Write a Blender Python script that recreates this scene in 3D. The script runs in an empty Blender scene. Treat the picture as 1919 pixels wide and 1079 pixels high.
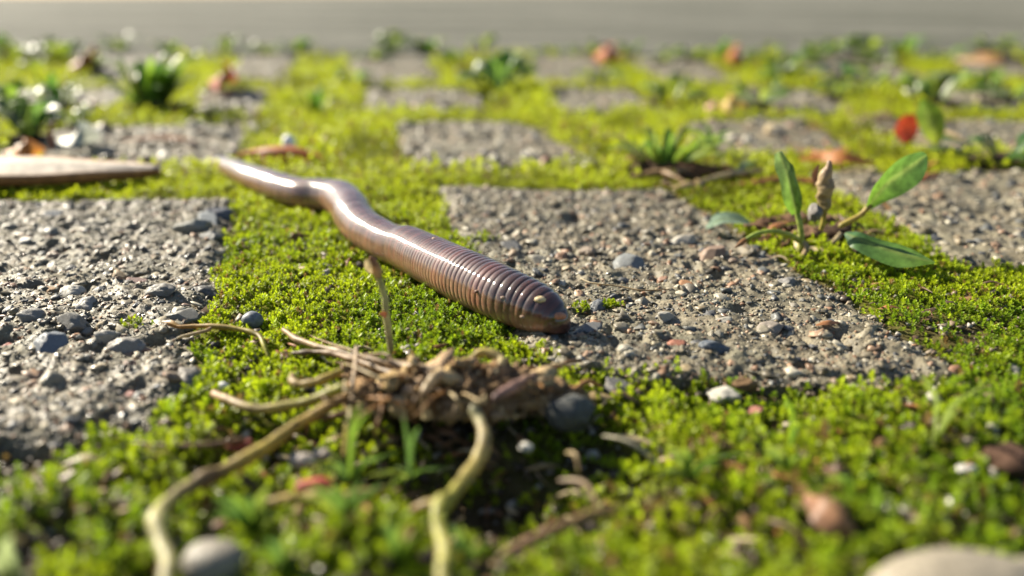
# Close-up of an earthworm on mossy concrete paving.  1 Blender unit = 1 cm.
import bpy, math, random
import numpy as np
from mathutils import Vector, Matrix

R = math.radians
random.seed(7)
rng = np.random.default_rng(11)
scene = bpy.context.scene
COL = scene.collection

# ------------------------------------------------------------------ camera, sky, sun, exposure
CAM_H, F_PX, IMG_W, IMG_H, HORIZON = 4.1, 1500.0, 1919.0, 1079.0, -9.0
PITCH = math.atan((IMG_H / 2 - HORIZON) / F_PX)
SUN_AZ, SUN_EL = R(-57), R(31)          # azimuth from +Y towards +X

cam = bpy.data.cameras.new("camera")
cam.sensor_width = 36.0
cam.lens = F_PX / IMG_W * 36.0
cam.clip_start, cam.clip_end = 0.2, 60000
cam_o = bpy.data.objects.new("camera", cam)
cam_o.location = (0, 0, CAM_H)
cam_o.rotation_euler = (math.pi / 2 - PITCH, 0, 0)
COL.objects.link(cam_o)
scene.camera = cam_o
cam.dof.use_dof = True
cam.dof.focus_distance = 11.2
cam.dof.aperture_fstop = cam.lens * 1e-3 / 0.25

world = bpy.data.worlds.new("World")
scene.world = world
world.use_nodes = True
wn = world.node_tree.nodes
sky = wn.new("ShaderNodeTexSky")
sky.sky_type = 'NISHITA'
sky.sun_disc = False
sky.sun_elevation = SUN_EL
sky.sun_rotation = SUN_AZ % (2 * math.pi)
world.node_tree.links.new(sky.outputs[0], wn["Background"].inputs[0])
wn["Background"].inputs[1].default_value = 0.05

sun = bpy.data.lights.new("sun", 'SUN')
sun.energy = 5.0
sun.angle = R(0.53)
sun.color = (1.0, 0.91, 0.74)
sun_o = bpy.data.objects.new("sun", sun)
sd_ = Vector((math.sin(SUN_AZ) * math.cos(SUN_EL), math.cos(SUN_AZ) * math.cos(SUN_EL), math.sin(SUN_EL)))
sun_o.rotation_euler = sd_.to_track_quat('Z', 'Y').to_euler()
sun_o.location = sd_ * 300
COL.objects.link(sun_o)

scene.view_settings.view_transform = 'Standard'
scene.view_settings.look = 'None'
scene.view_settings.exposure = 1.62
scene.view_settings.gamma = 1.0
scene.view_settings.use_curve_mapping = False
scene.render.engine = 'CYCLES'
scene.cycles.use_denoising = True
scene.cycles.max_bounces = 8
scene.cycles.diffuse_bounces = 4
scene.cycles.transparent_max_bounces = 8
scene.cycles.sample_clamp_indirect = 6.0

# ------------------------------------------------------------------ measuring: photograph point -> place on the ground
_c, _s = math.cos(PITCH), math.sin(PITCH)
def at(px, py, z=0.0, Y=None):
    dx = (px - IMG_W / 2) / F_PX
    dv = -(py - IMG_H / 2) / F_PX
    d = np.array([dx, _c + dv * _s, -_s + dv * _c])
    t = (Y / d[1]) if Y is not None else (z - CAM_H) / d[2]
    return np.array([0, 0, CAM_H]) + d * t
def gpt(px, py):
    return at(px, py)[:2]

# ------------------------------------------------------------------ noise
def _hash(ix, iy, iz, seed):
    n = (ix.astype(np.int64) * 374761393 + iy.astype(np.int64) * 668265263 + iz.astype(np.int64) * 1440662683 + seed * 974634777) & 0xFFFFFFFF
    n = ((n ^ (n >> 13)) * 1274126177) & 0xFFFFFFFF
    n = ((n ^ (n >> 15)) * 2246822519) & 0xFFFFFFFF
    return ((n ^ (n >> 16)) & 0xFFFFFF) / float(0xFFFFFF)
def noise3(x, y, z, seed=0):
    x, y, z = np.broadcast_arrays(np.asarray(x, float), np.asarray(y, float), np.asarray(z, float))
    ix, iy, iz = np.floor(x), np.floor(y), np.floor(z)
    fx, fy, fz = x - ix, y - iy, z - iz
    fx, fy, fz = [f * f * (3 - 2 * f) for f in (fx, fy, fz)]
    out = 0
    for a in (0, 1):
        wx = fx if a else 1 - fx
        for b in (0, 1):
            wy = fy if b else 1 - fy
            for c in (0, 1):
                wz = fz if c else 1 - fz
                out = out + wx * wy * wz * _hash(ix + a, iy + b, iz + c, seed)
    return out * 2 - 1
def noise2(x, y, seed=0):
    x, y = np.broadcast_arrays(np.asarray(x, float), np.asarray(y, float))
    ix, iy = np.floor(x), np.floor(y)
    fx, fy = x - ix, y - iy
    fx, fy = fx * fx * (3 - 2 * fx), fy * fy * (3 - 2 * fy)
    z = np.zeros_like(ix)
    h = lambda a, b: _hash(ix + a, iy + b, z, seed)
    return ((h(0, 0) * (1 - fx) + h(1, 0) * fx) * (1 - fy) + (h(0, 1) * (1 - fx) + h(1, 1) * fx) * fy) * 2 - 1
def fbm2(x, y, octs=4, seed=0, gain=0.5):
    o, a, tot = 0, 1, 0
    ca, sa = math.cos(0.6), math.sin(0.6)
    for k in range(octs):
        o = o + a * noise2(x, y, seed + k * 17)
        tot += a
        a *= gain
        x, y = (x * ca - y * sa) * 2.03, (x * sa + y * ca) * 2.03
    return o / tot
def fbm3(x, y, z, octs=3, seed=0, gain=0.5):
    o, a, tot = 0, 1, 0
    for k in range(octs):
        o = o + a * noise3(x, y, z, seed + k * 17)
        tot += a
        a *= gain
        x, y, z = x * 2.03 + 3.1, y * 2.03 + 1.7, z * 2.03 + 5.3
    return o / tot
def smooth(a, b, x):
    t = np.clip((x - a) / (b - a), 0, 1)
    return t * t * (3 - 2 * t)

# ------------------------------------------------------------------ mesh helpers
def mesh_np(name, V, F, cols=None, smooth_shade=True, mat=None):
    V = np.asarray(V, np.float32); F = np.asarray(F, np.int32)
    me = bpy.data.meshes.new(name)
    k = F.shape[1]
    me.vertices.add(len(V)); me.vertices.foreach_set("co", V.ravel())
    me.loops.add(F.size); me.loops.foreach_set("vertex_index", F.ravel())
    me.polygons.add(len(F))
    me.polygons.foreach_set("loop_start", np.arange(0, F.size, k, dtype=np.int32))
    me.polygons.foreach_set("use_smooth", np.full(len(F), bool(smooth_shade)))
    if cols is not None:
        c = np.asarray(cols, np.float32)
        if c.ndim == 1:
            c = np.tile(c, (len(V), 1))
        if c.shape[1] == 3:
            c = np.hstack([c, np.ones((len(c), 1), np.float32)])
        at_ = me.color_attributes.new("Col", 'FLOAT_COLOR', 'POINT')
        at_.data.foreach_set("color", c.ravel())
    me.update(calc_edges=True)
    me.validate()
    if mat:
        me.materials.append(mat)
    return me
def link(name, me, parent=None, loc=None):
    o = bpy.data.objects.new(name, me)
    COL.objects.link(o)
    if parent is not None:
        o.parent = parent
    if loc is not None:
        o.location = loc
    return o
def tag(o, label, cat, group=None):
    o["label"] = label; o["category"] = cat
    if group:
        o["group"] = group
    return o
def thing(name, label, cat, loc=(0, 0, 0), group=None):
    o = bpy.data.objects.new(name, None)
    o.empty_display_size = 0.2
    o.location = tuple(float(v) for v in loc)
    COL.objects.link(o)
    return tag(o, label, cat, group)
def catmull(P, n):
    P = np.asarray(P, float)
    Q = np.vstack([2 * P[0] - P[1], P, 2 * P[-1] - P[-2]])
    d = np.linalg.norm(np.diff(P[:, :3], axis=0), axis=1)
    s = np.concatenate([[0], np.cumsum(d)]); 
    u = np.interp(np.linspace(0, s[-1], n), s, np.arange(len(P)))
    i = np.clip(u.astype(int), 0, len(P) - 2); t = (u - i)[:, None]
    p0, p1, p2, p3 = Q[i], Q[i + 1], Q[i + 2], Q[i + 3]
    return 0.5 * (2 * p1 + (p2 - p0) * t + (2 * p0 - 5 * p1 + 4 * p2 - p3) * t ** 2 + (3 * p1 - p0 - 3 * p2 + p3) * t ** 3)
def frames(C):
    T = np.gradient(C, axis=0); T /= np.linalg.norm(T, axis=1)[:, None] + 1e-12
    N = np.zeros_like(T)
    a = np.array([0, 0, 1.0]) if abs(T[0, 2]) < 0.9 else np.array([0, 1.0, 0])
    n = a - T[0] * a.dot(T[0]); n /= np.linalg.norm(n)
    for i in range(len(T)):
        n = n - T[i] * n.dot(T[i]); n /= np.linalg.norm(n) + 1e-12
        N[i] = n
    return T, N, np.cross(T, N)
def grid_faces(nu, nv, wrap_v=False):
    i = np.arange(nu - 1)[:, None]; j = np.arange(nv if wrap_v else nv - 1)[None, :]
    j2 = (j + 1) % nv
    f = np.stack([i * nv + j, (i + 1) * nv + j, (i + 1) * nv + j2, i * nv + j2], -1)
    return f.reshape(-1, 4)
def tube(path, radii, nlen=40, nseg=10, wob=0.12, wfreq=6.0, seed=0, col=(0.3, 0.2, 0.1), col2=None, spot=0.25, ends=0.25):
    """A stem or root: tapered, knobbly, closed at both ends; colour runs col -> col2."""
    P = np.hstack([np.asarray(path, float), np.asarray(radii, float)[:, None]])
    S = catmull(P, nlen)
    C, r = S[:, :3], np.maximum(S[:, 3], 1e-3)
    T, N, B = frames(C)
    th = np.linspace(0, 2 * math.pi, nseg, endpoint=False)
    dirs = N[:, None, :] * np.cos(th)[None, :, None] + B[:, None, :] * np.sin(th)[None, :, None]
    q = C[:, None, :] + dirs * r[:, None, None]
    w = 1 + wob * fbm3(q[..., 0] * wfreq, q[..., 1] * wfreq, q[..., 2] * wfreq, 2, seed)
    V = C[:, None, :] + dirs * (r[:, None] * w)[..., None]
    first = C[0] - T[0] * r[0] * ends; last = C[-1] + T[-1] * r[-1] * ends
    V[0] = first + (V[0] - C[0]) * 0.05; V[-1] = last + (V[-1] - C[-1]) * 0.05
    stops = np.array(col, float)
    if stops.ndim == 1:
        stops = np.array([stops, np.array(col2 if col2 is not None else col, float)])
    t = np.linspace(0, 1, nlen)
    cc = np.stack([np.interp(t, np.linspace(0, 1, len(stops)), stops[:, i]) for i in range(3)], -1)[:, None, :]
    patch = smooth(0.15, 0.5, fbm3(V[..., 0] * 3.5, V[..., 1] * 3.5, V[..., 2] * 3.5, 3, seed + 9))[..., None] * min(spot * 1.3, 0.75)
    cc = cc * (1 - patch) + np.array([0.17, 0.10, 0.05]) * patch
    m = 1 + spot * fbm3(V[..., 0] * 5, V[..., 1] * 5, V[..., 2] * 5, 3, seed + 5)
    cc = np.clip(cc * m[..., None] * 1.0, 0.002, 1)
    return V.reshape(-1, 3), grid_faces(nlen, nseg, True), cc.reshape(-1, 3)
def blade(path, widths, side=None, fold=0.25, nlen=14, nwid=5, wave=0.0, seed=0, col=(0.1, 0.2, 0.03), col2=None, rib=0.35, thick=0.012, edge=None):
    """A leaf or grass blade with a folded midrib and a little thickness (closed)."""
    S = catmull(np.hstack([np.asarray(path, float), np.asarray(widths, float)[:, None]]), nlen)
    C, w = S[:, :3], np.maximum(S[:, 3], 0.002)
    T = np.gradient(C, axis=0); T /= np.linalg.norm(T, axis=1)[:, None] + 1e-12
    side = np.array([1.0, 0, 0]) if side is None else np.asarray(side, float)
    L = side - T * (T @ side)[:, None]; L /= np.linalg.norm(L, axis=1)[:, None] + 1e-9
    Nn = np.cross(L, T)
    Nn[Nn[:, 2] < 0] *= 1
    s = np.linspace(-1, 1, nwid)
    u = np.linspace(0, 1, nlen)
    wv = wave * noise2(u[:, None] * 5 + seed * 3.3, s[None, :] * 1.5 + seed, seed)
    V = C[:, None, :] + L[:, None, :] * (w[:, None] * s[None, :])[..., None] + Nn[:, None, :] * (w[:, None] * (fold * np.abs(s)[None, :] + wv))[..., None]
    c1 = np.array(col, float); c2 = np.array(col2 if col2 is not None else col, float)
    t = u[:, None, None]
    cc = (c1 * (1 - t) + c2 * t) * np.ones((1, nwid, 1))
    ribm = np.exp(-(s / 0.16) ** 2)[None, :, None] * rib
    cc = cc * (1 - ribm) + np.array([0.30, 0.36, 0.10]) * ribm
    if edge is not None:
        e = (np.abs(s) ** 4)[None, :, None]
        cc = cc * (1 - e) + np.array(edge) * e
    cc = cc * (1 + 0.3 * noise2(u[:, None] * 9 + seed, s[None, :] * 3 + seed * 2.1, seed + 9))[..., None]
    if thick < 0.02:
        return V.reshape(-1, 3), grid_faces(nlen, nwid), np.clip(cc.reshape(-1, 3), 0.002, 1)
    V2 = V - Nn[:, None, :] * thick
    F = grid_faces(nlen, nwid); n = nlen * nwid
    ring = [j for j in range(nwid)] + [i * nwid + nwid - 1 for i in range(1, nlen)] + \
           [(nlen - 1) * nwid + j for j in range(nwid - 2, -1, -1)] + [i * nwid for i in range(nlen - 2, 0, -1)]
    ring = np.array(ring); nx = np.roll(ring, -1)
    rim = np.stack([ring, nx, nx + n, ring + n], 1)
    return np.vstack([V.reshape(-1, 3), V2.reshape(-1, 3)]), np.vstack([F, F[:, ::-1] + n, rim]), np.clip(np.vstack([cc.reshape(-1, 3)] * 2), 0.002, 1)
def put(name, vfc, mat, parent=None, origin=None, smooth_shade=True):
    V, F, Cc = vfc
    V = np.asarray(V, float)
    if parent is not None:
        V = V - np.array(parent.location)
    elif origin is not None:
        V = V - np.asarray(origin)
    o = link(name, mesh_np(name, V, F, Cc, smooth_shade, mat), parent)
    if parent is None and origin is not None:
        o.location = tuple(float(v) for v in origin)
    return o

def ico(sub):
    t = (1 + 5 ** 0.5) / 2
    V = [(-1, t, 0), (1, t, 0), (-1, -t, 0), (1, -t, 0), (0, -1, t), (0, 1, t), (0, -1, -t), (0, 1, -t), (t, 0, -1), (t, 0, 1), (-t, 0, -1), (-t, 0, 1)]
    F = [(0, 11, 5), (0, 5, 1), (0, 1, 7), (0, 7, 10), (0, 10, 11), (1, 5, 9), (5, 11, 4), (11, 10, 2), (10, 7, 6), (7, 1, 8), (3, 9, 4), (3, 4, 2), (3, 2, 6), (3, 6, 8), (3, 8, 9), (4, 9, 5), (2, 4, 11), (6, 2, 10), (8, 6, 7), (9, 8, 1)]
    V = [np.array(v) / np.linalg.norm(v) for v in V]
    for _ in range(sub):
        mid, nF = {}, []
        def m(a, b):
            k = (min(a, b), max(a, b))
            if k not in mid:
                p = V[a] + V[b]; V.append(p / np.linalg.norm(p)); mid[k] = len(V) - 1
            return mid[k]
        for a, b, c in F:
            ab, bc, ca = m(a, b), m(b, c), m(c, a)
            nF += [(a, ab, ca), (b, bc, ab), (c, ca, bc), (ab, bc, ca)]
        F = nF
    return np.array(V), np.array(F)
def lump(sub, seed, amp=0.25, freq=1.3, scale=(1, 1, 1), cut=0.0, octs=3):
    V, F = ico(sub)
    n = fbm3(V[:, 0] * freq + seed * 7.1, V[:, 1] * freq + seed * 3.7, V[:, 2] * freq + seed, octs, seed)
    V = V * (1 + amp * n)[:, None]
    if cut:                       # a few broken flat faces
        r = np.random.default_rng(seed)
        for _ in range(5):
            d = r.normal(size=3); d /= np.linalg.norm(d)
            h = V @ d; lim = 1 - cut * r.uniform(0.4, 1.0)
            V = V - np.outer(np.maximum(h - lim, 0), d)
    return V * np.array(scale), F
def rot_xyz(a, b, c):
    return np.array(Matrix.Rotation(c, 3, 'Z') @ Matrix.Rotation(b, 3, 'Y') @ Matrix.Rotation(a, 3, 'X'))

# ------------------------------------------------------------------ materials
def new_mat(name):
    m = bpy.data.materials.new(name); m.use_nodes = True
    nt = m.node_tree
    return m, nt, nt.nodes["Principled BSDF"], nt.nodes["Material Output"]
def nd(nt, kind, **kw):
    n = nt.nodes.new(kind)
    for k, v in kw.items():
        setattr(n, k, v)
    return n
def tex_noise(nt, scale, detail=4, rough=0.6, coord="Object"):
    tc = nd(nt, "ShaderNodeTexCoord"); n = nd(nt, "ShaderNodeTexNoise")
    n.inputs["Scale"].default_value = scale; n.inputs["Detail"].default_value = detail; n.inputs["Roughness"].default_value = rough
    nt.links.new(tc.outputs[coord], n.inputs["Vector"])
    return n
def ramp(nt, src, stops):
    r = nd(nt, "ShaderNodeValToRGB")
    el = r.color_ramp.elements
    while len(el) < len(stops):
        el.new(0.5)
    for e, (p, c) in zip(el, stops):
        e.position = p; e.color = (*c, 1) if len(c) == 3 else c
    nt.links.new(src, r.inputs[0])
    return r
def mul(nt, a, b, fac=1.0, mode='MULTIPLY'):
    m = nd(nt, "ShaderNodeMix", data_type='RGBA', blend_type=mode)
    m.inputs[0].default_value = fac
    nt.links.new(a, m.inputs[6]); nt.links.new(b, m.inputs[7])
    return m.outputs[2]
def bump(nt, src, strength, dist, into):
    b = nd(nt, "ShaderNodeBump"); b.inputs["Strength"].default_value = strength; b.inputs["Distance"].default_value = dist
    nt.links.new(src, b.inputs["Height"]); nt.links.new(b.outputs[0], into)
    return b
def vcol(nt):
    a = nd(nt, "ShaderNodeAttribute"); a.attribute_name = "Col"
    return a.outputs["Color"]
def plant_mat(name, transl, rough, nscale, coat=0.0, spec=0.5, var=(0.65, 1.25)):
    m, nt, p, out = new_mat(name)
    n = tex_noise(nt, nscale)
    r = ramp(nt, n.outputs[0], [(0.3, (var[0],) * 3), (0.7, (var[1],) * 3)])
    c = mul(nt, vcol(nt), r.outputs[0])
    nt.links.new(c, p.inputs["Base Color"])
    p.inputs["Roughness"].default_value = rough
    p.inputs["Specular IOR Level"].default_value = spec
    p.inputs["Coat Weight"].default_value = coat
    p.inputs["Coat Roughness"].default_value = 0.15
    if transl > 0:
        t = nd(nt, "ShaderNodeBsdfTranslucent"); nt.links.new(c, t.inputs[0])
        mx = nd(nt, "ShaderNodeMixShader"); mx.inputs[0].default_value = transl
        nt.links.new(p.outputs[0], mx.inputs[1]); nt.links.new(t.outputs[0], mx.inputs[2])
        nt.links.new(mx.outputs[0], out.inputs[0])
    bump(nt, n.outputs[0], 0.25, 0.02, p.inputs["Normal"])
    return m
M_MOSS = plant_mat("moss_leaf", 0.5, 0.5, 3.0, spec=0.35)
M_LEAF = plant_mat("green_leaf", 0.5, 0.38, 9.0, spec=0.5)
M_DRY = plant_mat("dry_leaf", 0.30, 0.5, 7.0, spec=0.4, var=(0.5, 1.3))
M_ROOT = plant_mat("root_skin", 0.32, 0.5, 12.0, spec=0.4, var=(0.55, 1.3))
M_WOOD = plant_mat("weathered_bark", 0.0, 0.7, 5.0, spec=0.3, var=(0.6, 1.25))

def stone_mat(name, from_object, rough, spec=0.5):
    m, nt, p, out = new_mat(name)
    n = tex_noise(nt, 22, 6, 0.65)
    r = ramp(nt, n.outputs[0], [(0.3, (0.45, 0.44, 0.42)), (0.5, (0.82, 0.82, 0.82)), (0.72, (1.15, 1.13, 1.08))])
    if from_object:
        oi = nd(nt, "ShaderNodeObjectInfo")
        base = ramp(nt, oi.outputs["Random"], [(0.0, (0.10, 0.088, 0.062)), (0.2, (0.17, 0.148, 0.104)), (0.4, (0.25, 0.22, 0.156)), (0.55, (0.085, 0.092, 0.094)),
                                               (0.64, (0.22, 0.17, 0.10)), (0.76, (0.23, 0.115, 0.065)), (0.84, (0.13, 0.12, 0.09)), (0.95, (0.38, 0.35, 0.28))]).outputs[0]
    else:
        base = vcol(nt)
    nt.links.new(mul(nt, base, r.outputs[0]), p.inputs["Base Color"])
    n2 = tex_noise(nt, 6, 3)
    rr = ramp(nt, n2.outputs[0], [(0.35, (rough - 0.3,) * 3), (0.65, (min(rough + 0.3, 1),) * 3)])
    nt.links.new(rr.outputs[0], p.inputs["Roughness"])
    p.inputs["Specular IOR Level"].default_value = spec
    bump(nt, n.outputs[0], 0.5, 0.012, p.inputs["Normal"])
    return m
M_PEBBLE = stone_mat("embedded_pebble", True, 0.5)
M_STONE = stone_mat("loose_stone", False, 0.68, 0.35)
M_GRIT = stone_mat("grit_grain", False, 0.55)

def concrete_mat():
    m, nt, p, out = new_mat("worn_concrete")
    n = tex_noise(nt, 3.0, 8, 0.7); n2 = tex_noise(nt, 30, 5, 0.7); n3 = tex_noise(nt, 0.7, 3)
    r = ramp(nt, n.outputs[0], [(0.28, (0.085, 0.072, 0.046)), (0.5, (0.150, 0.129, 0.086)), (0.72, (0.225, 0.198, 0.138))])
    r2 = ramp(nt, n2.outputs[0], [(0.3, (0.55,) * 3), (0.7, (1.3,) * 3)])
    r3 = ramp(nt, n3.outputs[0], [(0.35, (0.85, 0.9, 0.85)), (0.65, (1.05, 1.0, 0.95))])
    c = mul(nt, mul(nt, r.outputs[0], r2.outputs[0]), r3.outputs[0])
    nt.links.new(c, p.inputs["Base Color"])
    rr = ramp(nt, n.outputs[0], [(0.33, (0.3,) * 3), (0.6, (0.85,) * 3)])
    nt.links.new(rr.outputs[0], p.inputs["Roughness"])
    bump(nt, n2.outputs[0], 0.8, 0.02, p.inputs["Normal"])
    return m
M_CONC = concrete_mat()

def soil_mat():
    m, nt, p, out = new_mat("damp_soil")
    n = tex_noise(nt, 8, 8, 0.7)
    r = ramp(nt, n.outputs[0], [(0.3, (0.45,) * 3), (0.7, (1.4,) * 3)])
    nt.links.new(mul(nt, vcol(nt), r.outputs[0]), p.inputs["Base Color"])
    p.inputs["Roughness"].default_value = 0.95
    p.inputs["Specular IOR Level"].default_value = 0.08
    bump(nt, n.outputs[0], 0.8, 0.04, p.inputs["Normal"])
    return m
M_SOIL = soil_mat()

def road_mat():
    m, nt, p, out = new_mat("road_asphalt")
    n = tex_noise(nt, 0.25, 6, 0.6); n2 = tex_noise(nt, 2.5, 4, 0.7)
    tc = nd(nt, "ShaderNodeTexCoord"); mp = nd(nt, "ShaderNodeMapping"); mp.inputs["Scale"].default_value = (0.02, 0.045, 1)
    big = nd(nt, "ShaderNodeTexNoise"); big.inputs["Scale"].default_value = 1.0; big.inputs["Detail"].default_value = 4
    nt.links.new(tc.outputs["Object"], mp.inputs[0]); nt.links.new(mp.outputs[0], big.inputs["Vector"])
    r = ramp(nt, n.outputs[0], [(0.3, (0.09, 0.09, 0.077)), (0.7, (0.15, 0.149, 0.127))])
    r2 = ramp(nt, n2.outputs[0], [(0.3, (0.7,) * 3), (0.7, (1.2,) * 3)])
    r3 = ramp(nt, big.outputs[0], [(0.38, (0.66, 0.67, 0.62)), (0.62, (1.22, 1.2, 1.18))])
    nt.links.new(mul(nt, mul(nt, r.outputs[0], r2.outputs[0]), r3.outputs[0]), p.inputs["Base Color"])
    p.inputs["Roughness"].default_value = 0.9
    p.inputs["Specular IOR Level"].default_value = 0.12
    bump(nt, n2.outputs[0], 0.8, 0.3, p.inputs["Normal"])
    return m
M_ROAD = road_mat()

def worm_mat():
    m, nt, p, out = new_mat("wet_worm_skin")
    n = tex_noise(nt, 9, 4)
    r = ramp(nt, n.outputs[0], [(0.3, (0.82, 0.78, 0.78)), (0.7, (1.15, 1.12, 1.12))])
    nt.links.new(mul(nt, vcol(nt), r.outputs[0]), p.inputs["Base Color"])
    p.inputs["Roughness"].default_value = 0.55
    p.inputs["Specular IOR Level"].default_value = 0.12
    p.inputs["Subsurface Weight"].default_value = 0.35
    p.inputs["Subsurface Radius"].default_value = (1.0, 0.45, 0.3)
    p.inputs["Subsurface Scale"].default_value = 0.09
    p.inputs["Coat Weight"].default_value = 1.0
    p.inputs["Coat Roughness"].default_value = 0.055
    p.inputs["Coat IOR"].default_value = 1.6
    nf = tex_noise(nt, 28, 3)
    bump(nt, nf.outputs[0], 0.05, 0.01, p.inputs["Normal"])
    return m
M_WORM = worm_mat()

def water_mat():
    m, nt, p, out = new_mat("dew_water")
    p.inputs["Base Color"].default_value = (1, 1, 1, 1)
    p.inputs["Roughness"].default_value = 0.03
    p.inputs["IOR"].default_value = 1.33
    p.inputs["Transmission Weight"].default_value = 1.0
    return m
M_WATER = water_mat()

# ------------------------------------------------------------------ pavers: outlines on the ground (from measured corners)
# corner order: front-left, front-right, back-right, back-left ; resolution in cm, number of pebbles
QUADS = [
    dict(q=[(-520, 880), (325, 800), (452, 366), (-80, 372)], res=0.034, peb=170, tilt=0.0),
    dict(q=[(985, 690), (1870, 722), (1262, 352), (815, 345)], res=0.026, peb=200, tilt=0.0),
    dict(q=[(1790, 486), (2420, 500), (2010, 318), (1500, 318)], res=0.055, peb=60, tilt=0.0),
    dict(q=[(768, 312), (1140, 305), (965, 224), (738, 226)], res=0.12, peb=50, tilt=0.0),
    dict(q=[(-120, 318), (438, 306), (497, 226), (120, 236)], res=0.12, peb=50, tilt=0.0),
    dict(q=[(1335, 290), (1620, 288), (1500, 222), (1275, 224)], res=0.13, peb=40, tilt=0.0),
    dict(q=[(1720, 280), (2200, 284), (1950, 224), (1590, 222)], res=0.12, peb=24, tilt=0.0),
    dict(q=[(690, 209), (925, 207), (890, 166), (678, 166)], res=0.2, peb=22, tilt=0.0),
    dict(q=[(1060, 208), (1255, 206), (1180, 165), (1020, 165)], res=0.2, peb=16, tilt=0.0),
    dict(q=[(1405, 214), (1620, 210), (1510, 167), (1360, 167)], res=0.2, peb=14, tilt=0.0),
    dict(q=[(345, 208), (505, 207), (515, 166), (372, 166)], res=0.2, peb=14, tilt=0.0),
    dict(q=[(-90, 210), (190, 210), (250, 168), (20, 168)], res=0.2, peb=14, tilt=0.0),
    dict(q=[(650, 158), (830, 156), (800, 104), (665, 104)], res=0.2, peb=0, tilt=0.0),
    dict(q=[(1000, 158), (1190, 156), (1110, 106), (975, 106)], res=0.2, peb=0, tilt=0.0),
    dict(q=[(1240, 158), (1400, 156), (1300, 106), (1170, 106)], res=0.2, peb=0, tilt=0.0),
    dict(q=[(415, 158), (540, 156), (560, 104), (455, 104)], res=0.2, peb=0, tilt=0.0),
    dict(q=[(120, 160), (290, 158), (340, 106), (215, 106)], res=0.2, peb=0, tilt=0.0),
    dict(q=[(1560, 158), (1760, 158), (1640, 106), (1460, 106)], res=0.2, peb=0, tilt=0.0),
    dict(q=[(1830, 150), (2000, 150), (1900, 110), (1760, 110)], res=0.2, peb=0, tilt=0.0),
    # further pavers to either side, beyond the picture's edges
    dict(q=[(-1500, 900), (-640, 885), (-170, 374), (-720, 374)], res=0.1, peb=30, tilt=0.0),
    dict(q=[(2080, 742), (2900, 755), (2560, 525), (1985, 520)], res=0.1, peb=30, tilt=0.0),
    dict(q=[(-760, 318), (-210, 318), (40, 236), (-330, 236)], res=0.12, peb=16, tilt=0.0),
    dict(q=[(2300, 288), (2800, 290), (2420, 228), (2040, 226)], res=0.12, peb=16, tilt=0.0),
    dict(q=[(-560, 210), (-190, 210), (-70, 168), (-360, 168)], res=0.2, peb=0, tilt=0.0),
    dict(q=[(1760, 212), (2100, 212), (1950, 167), (1680, 167)], res=0.2, peb=10, tilt=0.0),
]
for Q in QUADS:
    Q["g"] = np.array([gpt(*p) for p in Q["q"]])
def quad_sd(x, y, g):
    """Signed distance to a convex quad (negative inside), vectorised."""
    n = len(g); dmin = None; inside = np.ones(np.shape(x), bool)
    for i in range(n):
        a, b = g[i], g[(i + 1) % n]
        e = b - a; L = np.hypot(*e)
        px, py = x - a[0], y - a[1]
        t = np.clip((px * e[0] + py * e[1]) / (L * L), 0, 1)
        d = np.hypot(px - t * e[0], py - t * e[1])
        inside &= (e[0] * py - e[1] * px) > 0
        dmin = d if dmin is None else np.minimum(dmin, d)
    return np.where(inside, -dmin, dmin)
def wob_xy(x, y):
    k = 0.16
    f = 0.9 * smooth(16, 40, y)
    return x + k * fbm2(x * 1.3, y * 1.3, 3, 51) + f * fbm2(x * 0.4, y * 0.4, 3, 53), y + k * fbm2(x * 1.3 + 40, y * 1.3, 3, 52) + f * fbm2(x * 0.4 + 40, y * 0.4, 3, 54)
def paver_sd(x, y):
    xw, yw = wob_xy(x, y)
    d = None
    for Q in QUADS:
        s = quad_sd(xw, yw, Q["g"])
        d = s if d is None else np.minimum(d, s)
    return d
# ground relief between the pavers
HOLLOWS = [(900, 850, 0.75, 0.45), (990, 930, 0.7, 0.3), (700, 850, 0.6, 0.35), (500, 800, 0.5, 0.2), (1130, 800, 0.5, 0.2), (820, 640, 0.2, 0.0)]
HOLL = [(*gpt(a, b), r, d) for a, b, r, d in HOLLOWS]
CLOD = gpt(860, 765)
SPARSE = gpt(1800, 610)
PATCH = [(*gpt(a, b), r) for a, b, r in [(1150, 575, .13), (1090, 580, .10), (905, 448, .16), (1250, 690, .12), (1510, 505, .15), (250, 610, .1), (820, 640, .5), (1000, 665, .22)]]
def soil_z(x, y, sd=None):
    z = -0.13 + 0.10 * fbm2(x * 0.9, y * 0.9, 3, 5) + 0.05 * fbm2(x * 5, y * 5, 2, 6)
    near = smooth(9.0, 7.6, y)
    z = z + near * (-0.10 + 0.22 * fbm2(x * 0.75 + 9, y * 0.75, 3, 8))
    for hx, hy, r, d in HOLL:
        z = z - d * np.exp(-((x - hx) ** 2 + (y - hy) ** 2) / (r * r))
    if sd is not None:
        z = np.where(sd < -0.12, -0.75, z)
    far = smooth(54, 64, y)
    return z * (1 - far) + far * (-0.45)
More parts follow.
